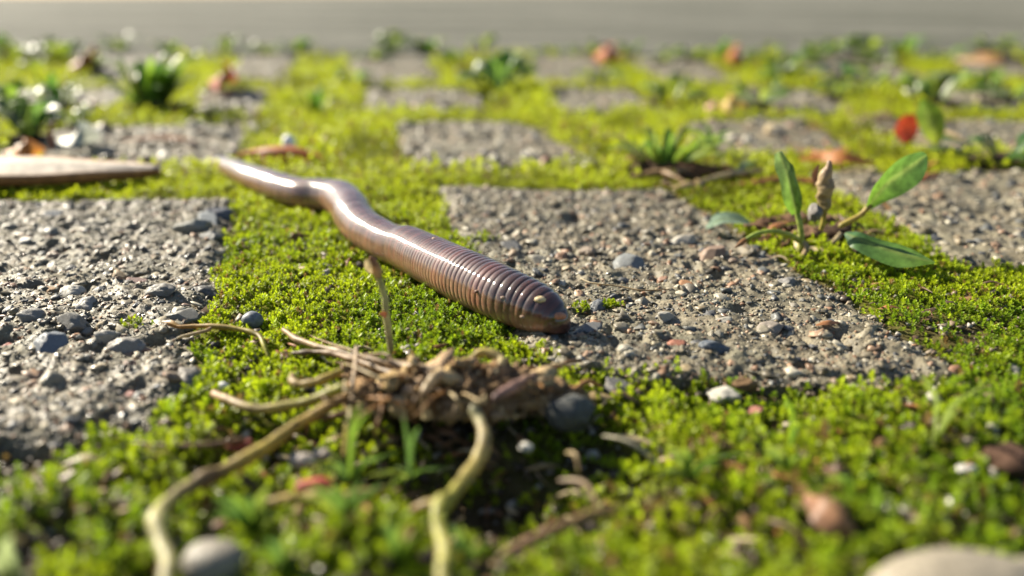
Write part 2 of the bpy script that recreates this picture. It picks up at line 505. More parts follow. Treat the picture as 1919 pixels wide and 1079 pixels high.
def moss_cover(x, y, sd):
    """0..1: how well moss covers a spot."""
    n = fbm2(x * 0.8 + 3, y * 0.8, 4, 21)
    m = smooth(-0.10, 0.10, sd + 0.22 * fbm2(x * 2.1, y * 2.1, 3, 22)) * smooth(-0.42, 0.0, n + 0.14 + 0.16 * smooth(8.0, 9.5, y) - 0.24 * smooth(20, 34, y))
    for hx, hy, r in PATCH:
        m = np.maximum(m, np.exp(-((x - hx) ** 2 + (y - hy) ** 2) / (r * r)))
    for hx, hy, r, d in HOLL:
        if d > 0:
            m = m * (1 - 0.92 * np.exp(-((x - hx) ** 2 + (y - hy) ** 2) / (r * r * 0.8)))
    m = m * (1 - 0.9 * np.exp(-(((x - CLOD[0]) / 1.0) ** 2 + ((y - CLOD[1]) / 0.55) ** 2)))
    gx_, gy_ = SPARSE
    m = m * (1 - 0.72 * np.exp(-(((x - gx_) / 2.2) ** 2 + ((y - gy_) / 1.5) ** 2)) * smooth(-0.35, 0.25, fbm2(x * 1.7, y * 1.7, 3, 33) + 0.12))
    far = smooth(50, 62, y + 9 * fbm2(x * 0.10, y * 0.10, 3, 31))
    return m * (1 - far)

# ------------------------------------------------------------------ ground sheet (to the horizon)
def graded(pieces):
    out = []
    for a, b, n in pieces:
        out.append(np.linspace(a, b, n, endpoint=False))
    return np.concatenate(out)
gy = np.concatenate([graded([(2.0, 4.6, 12), (4.6, 13, 110), (13, 22, 60), (22, 45, 70), (45, 90, 50)]), np.geomspace(90, 40000, 26)])
hx = np.concatenate([np.linspace(0, 8, 95, endpoint=False), np.linspace(8, 60, 80, endpoint=False), np.geomspace(60, 40000, 22)])
gx = np.concatenate([-hx[:0:-1], hx])
X, Y = np.meshgrid(gx, gy, indexing='ij')
SDg = paver_sd(X, Y)
Zg = soil_z(X, Y, SDg)
Zg = np.where(Y > 95, -0.45, Zg)
cov = moss_cover(X, Y, SDg)
soil_c = np.array([0.060, 0.042, 0.028]); mossbed = np.array([0.15, 0.165, 0.012])
cg = soil_c * (1 - 0.75 * cov[..., None]) + mossbed * (0.75 * cov[..., None])
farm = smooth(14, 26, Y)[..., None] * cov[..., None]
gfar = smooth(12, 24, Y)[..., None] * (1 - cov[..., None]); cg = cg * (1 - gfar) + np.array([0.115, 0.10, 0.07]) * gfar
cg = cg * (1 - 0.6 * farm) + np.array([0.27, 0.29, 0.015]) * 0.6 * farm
ground = link("ground", mesh_np("ground", np.stack([X, Y, Zg], -1).reshape(-1, 3), grid_faces(len(gx), len(gy)), cg.reshape(-1, 3), True, M_SOIL))
ground["kind"] = "structure"; ground["label"] = "dark damp soil under the moss and paving"

# road beyond the paving
def road_front(x):
    return 60 + 5 * fbm2(x * 0.08, x * 0 + 1, 3, 61)
rx = np.concatenate([-np.geomspace(40000, 70, 14), np.linspace(-69, 69, 120), np.geomspace(70, 40000, 14)])
ry = np.concatenate([[0, 0.3], np.geomspace(1.2, 200, 40), np.geomspace(260, 39000, 16)])
RX, RT = np.meshgrid(rx, ry, indexing='ij')
RY = road_front(np.clip(RX, -200, 200)) + RT
RZ = np.where(RT <= 0, -0.8, np.where(RT < 0.5, -0.12, 0.02 + 0.05 * fbm2(RX * 0.7, RY * 0.7, 3, 63) * (RT < 210)))
road = link("road", mesh_np("road", np.stack([RX, RY, RZ], -1).reshape(-1, 3), grid_faces(len(rx), len(ry)), None, True, M_ROAD))
road["kind"] = "structure"; road["label"] = "pale grey road surface beyond the mossy paving"

# ------------------------------------------------------------------ pavement
pavement = bpy.data.objects.new("pavement", None); COL.objects.link(pavement)
pavement["kind"] = "structure"; pavement["label"] = "worn concrete block paving with moss in the joints"
def paver_top(x, y, seed):
    z = 0.06 * fbm2(x * 1.1, y * 1.1, 3, 71 + seed) + 0.055 * fbm2(x * 3.0, y * 3.0, 5, 72 + seed, 0.55)
    wx, wy = x + 0.06 * noise2(x * 5, y * 5, 76), y + 0.06 * noise2(x * 5 + 9, y * 5, 77)
    z = z + 0.06 * np.abs(noise2(wx * 3.3, wy * 3.3, 74 + seed)) + 0.034 * np.abs(noise2(wx * 8.1 + wy * 3, wy * 8.1 - wx * 3, 75 + seed)) + 0.020 * np.abs(noise2(wx * 16 - wy * 5, wy * 16 + wx * 5, 78 + seed)) - 0.045
    pit = noise2(x * 3.1 + 7, y * 3.1, 73 + seed)
    return z - 0.13 * smooth(0.4, 0.85, pit)
PEB = []
for k in range(14):
    V, F = lump(2, 100 + k, 0.38, 1.4, (1.0, 0.72 + 0.25 * random.random(), 0.5 + 0.25 * random.random()), cut=0.38 if k % 3 else 0.15)
    PEB.append(mesh_np("pebble", V, F, None, True, M_PEBBLE))
GV0, GF0 = ico(0)
GV1, GF1 = ico(1)
GRITCOL = np.array([(0.13, 0.113, 0.077), (0.18, 0.157, 0.107), (0.24, 0.21, 0.147), (0.15, 0.126, 0.082), (0.085, 0.088, 0.084), (0.21, 0.115, 0.062), (0.36, 0.33, 0.255), (0.10, 0.086, 0.058), (0.16, 0.137, 0.092), (0.22, 0.175, 0.105), (0.06, 0.062, 0.066), (0.25, 0.16, 0.10)])
def grains(pts, size, seed, flat=(0.35, 0.75), sink=-0.12, cols=GRITCOL, lod=1):
    r = np.random.default_rng(seed)
    bv, bf = (GV1, GF1) if lod else (GV0, GF0)
    n = len(pts); nv = len(bv)
    V = np.repeat(bv[None], n, 0) * (1 + 0.30 * r.normal(size=(n, nv, 1)).clip(-1.6, 1.6))
    V[..., 0] *= r.uniform(0.8, 1.5, (n, 1)); V[..., 2] *= r.uniform(*flat, (n, 1))
    a = r.uniform(0, 6.283, n); ca, sa = np.cos(a)[:, None], np.sin(a)[:, None]
    tl = r.normal(0, 0.3, (n, 1))
    x, y, z = V[..., 0], V[..., 1], V[..., 2]
    z, y = z + tl * x, y
    x, y = x * ca - y * sa, x * sa + y * ca
    V = np.stack([x, y, z], -1) * size[:, None, None] + pts[:, None, :] + np.array([0, 0, 1]) * (size * sink)[:, None, None]
    F = (bf[None] + (np.arange(n) * nv)[:, None, None]).reshape(-1, 3)
    c = cols[r.integers(0, len(cols), n)] * r.uniform(0.8, 1.3, (n, 1))
    return V.reshape(-1, 3), F, np.repeat(c, nv, 0)
# single pebbles that stand out in the paving: (px, py, half-length px, rgb)
BIG = {1: [(1180, 488, 46, (0.19, 0.20, 0.20)), (1335, 474, 34, (0.26, 0.18, 0.13)), (1275, 447, 30, (0.42, 0.39, 0.33)), (1266, 636, 22, (0.33, 0.13, 0.08)),
           (1338, 643, 34, (0.12, 0.14, 0.17)), (1290, 532, 24, (0.38, 0.19, 0.09)), (1440, 607, 42, (0.28, 0.24, 0.20)), (1560, 600, 24, (0.15, 0.16, 0.17)),
           (1360, 600, 20, (0.36, 0.34, 0.29)), (1250, 590, 26, (0.37, 0.35, 0.30)), (1120, 570, 22, (0.13, 0.14, 0.16)), (1100, 610, 30, (0.2, 0.2, 0.2)),
           (1160, 700, 34, (0.2, 0.19, 0.18)), (1360, 712, 34, (0.42, 0.40, 0.35)), (1420, 735, 20, (0.35, 0.14, 0.1)), (1600, 735, 22, (0.36, 0.18, 0.1)),
           (900, 440, 20, (0.3, 0.28, 0.24)), (960, 455, 26, (0.17, 0.17, 0.17)), (1010, 480, 24, (0.3, 0.28, 0.23)), (1100, 465, 24, (0.26, 0.2, 0.15)), (1470, 520, 28, (0.22, 0.21, 0.2))],
       0: [(300, 545, 40, (0.2, 0.19, 0.17)), (345, 585, 42, (0.22, 0.21, 0.18)), (12, 627, 26, (0.33, 0.10, 0.07)), (95, 640, 46, (0.16, 0.18, 0.21)), (285, 712, 22, (0.42, 0.44, 0.46)),
           (28, 690, 24, (0.4, 0.3, 0.24)), (130, 535, 34, (0.40, 0.38, 0.33)), (95, 535, 18, (0.34, 0.2, 0.09)), (225, 515, 20, (0.36, 0.25, 0.13)), (258, 520, 24, (0.30, 0.19, 0.16)),
           (385, 408, 38, (0.34, 0.36, 0.36)), (365, 425, 40, (0.27, 0.27, 0.24)), (410, 400, 30, (0.14, 0.15, 0.18)), (380, 535, 34, (0.13, 0.125, 0.12)), (400, 440, 28, (0.2, 0.2, 0.19)),
           (165, 565, 30, (0.3, 0.29, 0.27)), (350, 690, 40, (0.25, 0.23, 0.2)), (240, 640, 40, (0.27, 0.25, 0.22)), (100, 400, 22, (0.5, 0.48, 0.44)), (45, 447, 18, (0.6, 0.58, 0.52)), (240, 720, 26, (0.3, 0.13, 0.1)),
           (140, 600, 40, (0.2, 0.19, 0.17)), (200, 625, 30, (0.34, 0.32, 0.28)), (60, 590, 30, (0.25, 0.24, 0.22))]}
for qi, Q in enumerate(QUADS):
    g = Q["g"]
    wdt = max(np.hypot(*(g[1] - g[0])), np.hypot(*(g[2] - g[3]))); lng = max(np.hypot(*(g[3] - g[0])), np.hypot(*(g[2] - g[1])))
    nu, nv = int(wdt / Q["res"]) + 8, int(lng / Q["res"]) + 8
    # skirt rows round the rim go down
    u = np.linspace(-0.3 / wdt, 1 + 0.3 / wdt, nu); v = np.linspace(-0.3 / lng, 1 + 0.3 / lng, nv)
    U, W = np.meshgrid(u, v, indexing='ij')
    x = (1 - U) * (1 - W) * g[0][0] + U * (1 - W) * g[1][0] + U * W * g[2][0] + (1 - U) * W * g[3][0]
    y = (1 - U) * (1 - W) * g[0][1] + U * (1 - W) * g[1][1] + U * W * g[2][1] + (1 - U) * W * g[3][1]
    xw, yw = wob_xy(x, y)
    sd = quad_sd(xw, yw, g)
    z = paver_top(x, y, qi) - 0.10 * smooth(-0.35, 0.0, sd) - 0.75 * smooth(-0.06, 0.14, sd)
    V = np.stack([x, y, z], -1)
    org = np.array([*g.mean(0), 0.0])
    pv = link("paver", mesh_np("paver", (V - org).reshape(-1, 3), grid_faces(nu, nv), None, True, M_CONC), pavement)
    pv.location = tuple(org)
    def top(px, py):
        a, b = wob_xy(px, py)
        s = quad_sd(a, b, g)
        return paver_top(px, py, qi) - 0.10 * smooth(-0.35, 0.0, s), s
    # grit
    area = wdt * lng
    dens = {0: 55, 1: 72, 2: 25, 19: 14, 20: 14}.get(qi, 10 if qi < 7 else (3 if qi < 12 else 1.5))
    n = int(area * dens)
    if n:
        a, b = rng.uniform(0, 1, n), rng.uniform(0, 1, n)
        px = (1 - a) * (1 - b) * g[0][0] + a * (1 - b) * g[1][0] + a * b * g[2][0] + (1 - a) * b * g[3][0]
        py = (1 - a) * (1 - b) * g[0][1] + a * (1 - b) * g[1][1] + a * b * g[2][1] + (1 - a) * b * g[3][1]
        zt, s = top(px, py)
        k = (s < 0.03) & (np.abs(px) < py * 1.1 + 3)
        px, py, zt = px[k], py[k], zt[k]
        base = 0.03 if qi < 2 else (0.045 if qi in (2, 19, 20) else (0.07 if qi < 7 else 0.1))
        size = base * np.exp(rng.normal(-0.1, 0.55, len(px))).clip(0.35, 3.0)
        P3 = np.stack([px, py, zt], 1); big = (size > 0.036) & (qi < 3)
        gv, gf, gc = grains(P3[~big], size[~big], 300 + qi, cols=GRITCOL, lod=0)
        if big.any():
            v2, f2, c2 = grains(P3[big], size[big], 330 + qi, cols=GRITCOL, lod=1)
            gf = np.vstack([gf, f2 + len(gv)]); gv = np.vstack([gv, v2]); gc = np.vstack([gc, c2])
        if qi < 2:                                            # fine sand where the paver is close
            m = 10000
            a, b = rng.uniform(0, 1, m), rng.uniform(0, 1, m) ** 1.5
            fx = (1 - a) * (1 - b) * g[0][0] + a * (1 - b) * g[1][0] + a * b * g[2][0] + (1 - a) * b * g[3][0]
            fy = (1 - a) * (1 - b) * g[0][1] + a * (1 - b) * g[1][1] + a * b * g[2][1] + (1 - a) * b * g[3][1]
            fz, s = top(fx, fy)
            k = (s < 0.03) & (np.abs(fx) < fy * 0.68 + 1)
            fx, fy, fz = fx[k], fy[k], fz[k]
            v2, f2, c2 = grains(np.stack([fx, fy, fz], 1), 0.0135 * np.exp(rng.normal(0, 0.35, len(fx))), 350 + qi, (0.6, 1.1), 0.1, GRITCOL * 1.1, 0)
            gf = np.vstack([gf, f2 + len(gv)]); gv = np.vstack([gv, v2]); gc = np.vstack([gc, c2])
        gr = put("grit", (gv, gf, gc), M_GRIT, None, org)
        gr.parent = pv; gr.location = (0, 0, 0); gr["kind"] = "stuff"
    # pebbles
    def pebble_at(px, py, r, col=None, sink=-0.05):
        zt, s = top(np.array([px]), np.array([py]))
        me = random.choice(PEB)
        if col is not None:
            V, F = lump(3, random.randint(0, 9999), 0.42, 1.5, (1, 0.72, 0.52), cut=0.35)
            me = mesh_np("pebble", V, F, np.array(col), True, M_STONE)
        o = link("pebble", me, pv)
        o.location = (px - org[0], py - org[1], float(zt[0]) + r * sink)
        o.rotation_euler = (random.gauss(0, 0.3), random.gauss(0, 0.3), random.uniform(0, 6.28) if col is None else random.gauss(0, 0.5))
        o.scale = (r, r, r)
    for bx, by, hp, c in BIG.get(qi, []):
        p = at(bx, by, 0.06)
        pebble_at(p[0], p[1], hp * p[1] / F_PX * 0.95, np.array(c) * 0.85)
    made = 0
    for _ in range(Q["peb"] * 6):
        if made >= Q["peb"]:
            break
        a, b = random.random(), random.random()
        p = (1 - a) * (1 - b) * g[0] + a * (1 - b) * g[1] + a * b * g[2] + (1 - a) * b * g[3]
        if abs(p[0]) > p[1] * (0.70 if qi < 19 else 1.2) + 1.5:
            continue
        zt, s = top(np.array([p[0]]), np.array([p[1]]))
        if s[0] > 0.02:
            continue
        r = (0.06 if qi < 2 else 0.085 if qi < 3 else 0.12) * min(math.exp(random.gauss(0.1, 0.45)), 2.6)
        pebble_at(p[0], p[1], r)
        made += 1

# ------------------------------------------------------------------ moss
def shoot_mesh(seed, nleaf=13):
    r = np.random.default_rng(seed)
    V, F = [], []
    for i in range(nleaf):
        t = i / (nleaf - 1)
        a = i * 2.4 + r.uniform(-0.4, 0.4)
        el = (0.15 + 1.15 * t ** 1.3) + r.uniform(-0.2, 0.2)            # lower leaves spread, upper ones stand
        L = (0.62 - 0.22 * t) * r.uniform(0.8, 1.2); w = 0.15 * r.uniform(0.8, 1.2)
        b = np.array([0, 0, 0.25 + 0.55 * t])
        d = np.array([math.cos(a) * math.cos(el), math.sin(a) * math.cos(el), math.sin(el)])
        sd = np.array([-math.sin(a), math.cos(a), 0]); nn = np.cross(d, sd)
        k = len(V)
        V += [b, b + d * L * 0.5 + sd * w, b + d * L + nn * 0.10 * (1 - t), b + d * L * 0.5 - sd * w]
        F += [(k, k + 1, k + 2), (k, k + 2, k + 3)]
    return np.array(V), np.array(F)
SHOOTS = [shoot_mesh(500 + i, 11) for i in range(6)]
FARSH = [shoot_mesh(600 + i, 8) for i in range(4)]
def moss_patch(pts, size, colour, proto, seed):
    r = np.random.default_rng(seed)
    Vs, Fs, Cs, off = [], [], [], 0
    kind = r.integers(0, len(proto), len(pts))
    for k, (bv, bf) in enumerate(proto):
        sel = kind == k
        n = sel.sum()
        if not n:
            continue
        a = r.uniform(0, 6.283, (n, 1)); tx = r.normal(0, 0.28, (n, 1)); ty = r.normal(0, 0.28, (n, 1))
        x, y, z = [np.repeat(bv[None, :, i], n, 0) for i in range(3)]
        z = z * r.uniform(0.75, 1.35, (n, 1))
        x, y = x * np.cos(a) - y * np.sin(a), x * np.sin(a) + y * np.cos(a)
        x, y = x + tx * z, y + ty * z
        V = np.stack([x, y, z], -1) * size[sel][:, None, None] + pts[sel][:, None, :]
        Vs.append(V.reshape(-1, 3)); Fs.append((bf[None] + (np.arange(n) * len(bv))[:, None, None] + off).reshape(-1, 3))
        c = np.repeat(colour[sel][:, None, :], len(bv), 1)
        Cs.append(c.reshape(-1, 3)); off += n * len(bv)
    return np.vstack(Vs), np.vstack(Fs), np.vstack(Cs)
def moss_colour(x, y, r):
    a, b, c = np.array([0.35, 0.43, 0.012]), np.array([0.42, 0.46, 0.016]), np.array([0.165, 0.265, 0.010])
    t = smooth(-0.5, 0.5, fbm2(x * 0.7, y * 0.7, 3, 41) + r.normal(0, 0.22, len(x)))[:, None]
    col = c * (1 - t) + a * t
    t2 = smooth(10, 20, y)[:, None] * 0.7 + (r.uniform(0, 1, len(x)) ** 4)[:, None] * 0.3
    col = col * (1 - t2) + b * t2
    col = col * (1 - (0.55 * smooth(0.05, 0.45, fbm2(x * 0.5 + 7, y * 0.22, 4, 47)) * smooth(12, 18, y))[:, None])
    br = (r.uniform(0, 1, len(x)) < 0.05 + 0.10 * smooth(0.1, 0.5, fbm2(x * 1.6, y * 1.6, 3, 43)))[:, None]
    col = np.where(br, np.array([0.20, 0.13, 0.035]), col)
    return col * r.uniform(0.75, 1.25, (len(x), 1))
def scatter(y0, y1, dens, seed, wide):
    r = np.random.default_rng(seed)
    xm = y1 * wide + 1.2
    n = int((y1 - y0) * 2 * xm * dens)
    x = r.uniform(-xm, xm, n); y = r.uniform(y0, y1, n)
    k = (np.abs(x) < y * 0.72 + 1.2) | ((np.abs(x) < y * wide + 1.2) & (r.uniform(0, 1, n) < 0.3))
    x, y = x[k], y[k]
    # pull shoots into cushions
    sd = paver_sd(x, y)
    cov = moss_cover(x, y, sd)
    cush = 0.55 + 0.75 * fbm2(x * 3.2, y * 3.2, 2, 45)
    k = r.uniform(0, 1, len(x)) < cov * np.clip(cush + 0.5, 0.15, 1)
    x, y, sd, cush = x[k], y[k], sd[k], cush[k]
    return x, y, sd, cush, r
Vs, Fs, Cs, off = [], [], [], 0
for y0, y1, dens, sz, proto, seed in [(4.4, 8.2, 200, 0.115, SHOOTS, 1), (8.2, 13.0, 520, 0.078, SHOOTS, 2), (13, 19, 200, 0.105, SHOOTS, 3), (19, 32, 34, 0.21, FARSH, 4), (32, 52, 16, 0.30, FARSH, 5), (52, 72, 5, 0.45, FARSH, 6)]:
    x, y, sd, cush, r = scatter(y0, y1, dens, seed, 1.15)
    zb = soil_z(x, y) + 0.09 * smooth(0.2, 1.0, cush)
    zb = np.where(sd < 0.05, np.maximum(zb, -0.12 - 0.5 * np.clip(sd, -0.2, 0)), zb)
    size = sz * np.exp(r.normal(0, 0.22, len(x))) * np.where(np.abs(x) > y * 0.72 + 1.2, 1.6, 1.0)
    V, F, C_ = moss_patch(np.stack([x, y, zb], 1), size, moss_colour(x, y, r), proto, seed + 70)
    Vs.append(V); Fs.append(F + off); Cs.append(C_); off += len(V)
moss = link("moss", mesh_np("moss", np.vstack(Vs), np.vstack(Fs), np.vstack(Cs), True, M_MOSS))
moss["kind"] = "stuff"; moss["label"] = "bright yellow green moss filling the joints between pavers"; moss["category"] = "moss"
print("moss tris", sum(len(f) for f in Fs))

# loose soil crumbs and sand in the joints
x, y, sd, cush, r = None, None, None, None, np.random.default_rng(91)
n = 9000
y = 4.4 + 12 * r.uniform(0, 1, n) ** 1.3; x = r.uniform(-1, 1, n) * (y * 0.72 + 1)
sd = paver_sd(x, y); k = sd > -0.08
x, y, sd = x[k], y[k], sd[k]
size = 0.028 * np.exp(r.normal(0, 0.5, len(x))).clip(0.4, 3.2)
CRUMB = np.array([(0.05, 0.036, 0.025), (0.08, 0.055, 0.035), (0.13, 0.09, 0.055), (0.20, 0.16, 0.11), (0.30, 0.28, 0.24), (0.06, 0.045, 0.03)])
crumbs = put("soil_crumbs", grains(np.stack([x, y, soil_z(x, y) + 0.03], 1), size, 92, (0.6, 1.0), 0.4, CRUMB, 0), M_GRIT)
crumbs["kind"] = "stuff"; crumbs["label"] = "dark soil crumbs and sand grains in the joints"; crumbs["category"] = "soil"

# ------------------------------------------------------------------ the earthworm
WORM = [(404, 301, 8), (412, 305, 13), (430, 313, 18), (465, 329, 23), (510, 346, 27), (560, 361, 28.5), (605, 365, 31), (636, 371, 34), (654, 388, 36), (666, 410, 37), (686, 430, 37),
        (718, 449, 37), (748, 461, 39), (762, 465, 42.5), (800, 483, 46.5), (850, 508, 50), (900, 531, 52.5), (950, 554, 53), (990, 570, 50), (1015, 582, 46), (1033, 593, 39), (1046, 603, 29), (1054, 610, 18), (1058, 613, 7)]
wp = []
for a, b, h in WORM:
    r_ = h * 0.0075
    for _ in range(6):
        p = at(a, b, z=max(r_ * 0.82, 0.05) + 0.01)
        r_ = h * np.linalg.norm(p - np.array([0, 0, CAM_H])) / F_PX / math.sqrt(1 + ((a - 960) / F_PX) ** 2 + ((b - 540) / F_PX) ** 2)
    wp.append((*p, r_))
wp = np.array(wp)
NL, NS = 1800, 44
S = catmull(wp, NL)
C, rr = S[:, :3], np.maximum(S[:, 3], 0.012)
T, N, B = frames(C)
arc = np.concatenate([[0], np.cumsum(np.linalg.norm(np.diff(C, axis=0), axis=1))])
frac = arc / arc[-1]
# segment lengths: longest behind the head, shorter to the rear
seglen = np.interp(frac, [0, 0.3, 0.55, 0.75, 0.9, 0.97, 1.0], [0.055, 0.06, 0.058, 0.066, 0.10, 0.11, 0.07])
phase = np.cumsum(np.gradient(arc) / seglen)
th = np.linspace(0, 2 * math.pi, NS, endpoint=False)
jit = 0.10 * noise2(phase[:, None] * 0.5, np.cos(th)[None, :] * 1.2 + np.sin(th)[None, :] * 0.7, 801) + 0.05 * noise2(phase[:, None] * 0.2, th[None, :] * 0, 805)
ph = phase[:, None] + jit
fr = ph - np.floor(ph)
groove = np.exp(-((fr - 0.5) / 0.13) ** 2)
second = np.exp(-((np.mod(fr + 0.5, 1) - 0.5) / 0.12) ** 2) * 0.25
hd = np.interp(frac, [0, 0.25, 0.5, 0.62, 0.8, 0.97, 1], [0.004, 0.005, 0.006, 0.011, 0.016, 0.024, 0.012])[:, None]
vary = 1 + 0.55 * noise2(np.floor(ph), ph * 0, 802)
qq = (np.mod(fr + 0.5, 1) - 0.5) * 2
bulge = np.minimum(np.interp(frac, [0, 0.55, 0.75, 1], [0.045, 0.048, 0.052, 0.055]) * seglen / rr, 0.05)[:, None]
mod = 1 - bulge * qq ** 2 * vary - hd * 0.6 * groove + 0.02 * noise2(phase[:, None] * 0.13, np.cos(th)[None, :], 803)
mod = mod * (1 + 0.035 * np.exp(-((frac - 0.60) / 0.012) ** 2) - 0.03 * np.exp(-((frac - 0.585) / 0.01) ** 2))[:, None]
dirs = N[:, None, :] * np.cos(th)[None, :, None] + B[:, None, :] * np.sin(th)[None, :, None]
V = C[:, None, :] + dirs * (rr[:, None] * mod)[..., None]
low = C[:, None, 2] - rr[:, None] * 0.86                       # belly rests flat
V[..., 2] = np.where(V[..., 2] < low, low + (V[..., 2] - low) * 0.25, V[..., 2])
V[0] = C[0] + (V[0] - C[0]) * 0.05; V[-1] = C[-1] + (V[-1] - C[-1]) * 0.05
upn = np.cos(th)[None, :] * np.ones((NL, 1))                     # +1 back, -1 belly
dors = smooth(-0.35, 0.55, upn + 0.10 * noise2(phase[:, None] * 0.6, upn, 806))
back = np.array([0.066, 0.033, 0.029]); belly = np.array([0.27, 0.150, 0.092]); headc = np.array([0.047, 0.023, 0.019])
f3 = frac[:, None, None]
bk = back * (1 - smooth(0.8, 0.97, f3)) + headc * smooth(0.8, 0.97, f3)
col = belly * (1 - dors[..., None]) + bk * dors[..., None]
band = 1 + 0.18 * noise2(np.floor(ph), ph * 0 + 3, 807)
redd = smooth(0.15, 0.9, noise2(np.floor(ph) * 1.7, ph * 0 + 9, 808))[..., None] * 0.4
col = col * band[..., None]
col = col * (1 - redd) + np.array([0.30, 0.10, 0.065]) * redd * (0.4 + 0.6 * (1 - dors[..., None])) + col * redd * (0.6 - 0.6 * (1 - dors[..., None])) 
col = col * (1 - 0.30 * (groove * hd / 0.026)[..., None] * dors[..., None])
tipc = smooth(0.975, 1.0, f3); col = col * (1 - 0.3 * tipc)
worm = put("earthworm", (V.reshape(-1, 3), grid_faces(NL, NS, True), np.clip(col.reshape(-1, 3), 0.004, 1)), M_WORM, None, at(850, 540, 0))
tag(worm, "long glossy brown ringed earthworm stretched over the moss onto a paver", "earthworm")

def lumpobj(name, px, py, hp, colr, label, cat, z=None, scale=(1, 0.75, 0.6), mat=None, amp=0.2, cut=0.2, group=None, Y=None, sub=3, rz=0.0, glossy=False):
    p = at(px, py, z=0.0 if z is None else z, Y=Y)
    r = hp * np.linalg.norm(p - np.array([0, 0, CAM_H])) / F_PX
    V, F = lump(sub, int(px * 7 + py), amp, 1.3, scale, cut=cut)
    V = (V @ rot_xyz(0, 0, rz).T) * r
    if z is None and Y is None:
        p[2] = max(float(soil_z(np.array([p[0]]), np.array([p[1]]))[0]), -0.1) + r * scale[2] * 0.75
    n = fbm3(V[:, 0] / r * 2, V[:, 1] / r * 2, V[:, 2] / r * 2, 3, 5)
    o = link(name, mesh_np(name, V, F, np.clip(np.array(colr) * (1 + 0.25 * n)[:, None], 0.003, 1), True, mat or M_STONE))
    o.location = tuple(p)
    return tag(o, label, cat, group)
def on_worm(i_frac, ang, size, colr, label):
    i = int(i_frac * (NL - 1)); j = int(ang / (2 * math.pi) * NS) % NS
    p = V_W[i, j]
    vv, ff = lump(1, int(i_frac * 1000), 0.25, 1.5, (1.2, 0.8, 0.7))
    o = link("sand_grain", mesh_np("sand_grain", vv * size, ff, np.array(colr), True, M_STONE))
    o.location = tuple(float(q) for q in p)
    tag(o, label, "grain")
V_W = V.copy()
def worm_dir(i, tgt):
    """index round the body of the skin point nearest a photograph point"""
    best, bj = 1e9, 0
    for j in range(NS):
        p = V_W[i, j]; d = p - np.array([0, 0, CAM_H])
        depth = d[1] * _c - d[2] * _s
        u = IMG_W / 2 + F_PX * d[0] / depth; v = IMG_H / 2 - F_PX * (d[1] * _s + d[2] * _c) / depth
        vis = dirs[i, j].dot(-d / np.linalg.norm(d))
        e = math.hypot(u - tgt[0], v - tgt[1]) + (1000 if vis < 0.05 else 0)
        if e < best:
            best, bj = e, j
    return best, bj
for tgt, size, colr, label in [((1013, 571), 0.062, (0.55, 0.44, 0.25), "cream sand grain stuck on top of the worm's head"),
                               ((811, 446), 0.030, (0.60, 0.42, 0.30), "pale speck stuck on the worm's back beside the shine"),
                               ((946, 556), 0.028, (0.40, 0.28, 0.20), "tiny tan crumb on the worm's side just behind its head"),
                               ((890, 550), 0.034, (0.16, 0.08, 0.05), "dark brown crumb low on the worm's flank"),
                               ((978, 594), 0.032, (0.30, 0.20, 0.13), "brown crumb under the worm's head near the moss"),
                               ((1056, 603), 0.070, (0.42, 0.19, 0.11), "pinkish orange grain against the worm's snout")]:
    cand = [(worm_dir(i, tgt), i) for i in range(200, NL - 20, 12)]
    (e, j), i = min(cand, key=lambda c: c[0][0])
    on_worm(i / (NL - 1), j / NS * 2 * math.pi, size, colr, label)

# ------------------------------------------------------------------ dead weed clump with roots in front of the worm
def pz(lst):
    return np.array([at(a, b, z=c) for a, b, c in lst])
def pY(lst):
    return np.array([at(a, b, Y=c) for a, b, c in lst])
TAN, YEL, YGR, ORG, CREAM, BRN, PINK = (0.30, 0.20, 0.10), (0.38, 0.29, 0.06), (0.33, 0.33, 0.035), (0.36, 0.17, 0.045), (0.48, 0.39, 0.22), (0.15, 0.085, 0.04), (0.36, 0.22, 0.14)
cl = thing("dead_weed", "uprooted dead weed with tan roots and crumbly root ball in front of the worm", "dead weed", at(870, 770, -0.2))
for (a, b, z, sc, sd0) in [(880, 728, 0.16, (0.22, 0.26, 0.22), 1), (945, 724, 0.20, (0.26, 0.26, 0.20), 5), (1015, 738, 0.08, (0.24, 0.22, 0.15), 2), (825, 712, 0.14, (0.20, 0.22, 0.18), 6), (760, 708, 0.04, (0.22, 0.24, 0.13), 3), (690, 700, 0.0, (0.26, 0.22, 0.10), 4)]:
    V_, F_ = lump(4, 40 + sd0, 1.0, 3.6, sc, octs=5)
    p = at(a, b, z=z)
    n = fbm3(V_[:, 0] * 6, V_[:, 1] * 6, V_[:, 2] * 6, 3, 3)
    put("root_ball", (V_ + p, F_, np.clip(np.array([0.21, 0.140, 0.080]) * (1 + 0.6 * n)[:, None], 0.01, 1)), M_SOIL, cl)
r2 = np.random.default_rng(5)
ang = r2.uniform(0, 6.28, 950); rad = np.sqrt(r2.uniform(0, 1, 950))
cx = at(860, 718, z=0.2)
cp = np.stack([cx[0] + 0.05 + 1.3 * rad * np.cos(ang), cx[1] + 0.38 * rad * np.sin(ang), -0.02 + (0.42 + 0.22 * noise2(rad * np.cos(ang) * 6, rad * np.sin(ang) * 3, 15)) * (1 - rad ** 2) * r2.uniform(0.2, 1.0, 950)], 1)
cr = put("crumbs", grains(cp, 0.034 * np.exp(r2.normal(0, 0.6, 950)), 6, (0.6, 1.0), 0.2, np.array([TAN, (0.26, 0.17, 0.09), (0.42, 0.31, 0.17), BRN, (0.34, 0.24, 0.15), (0.38, 0.27, 0.13)]), 1), M_SOIL, cl)
cr["kind"] = "stuff"
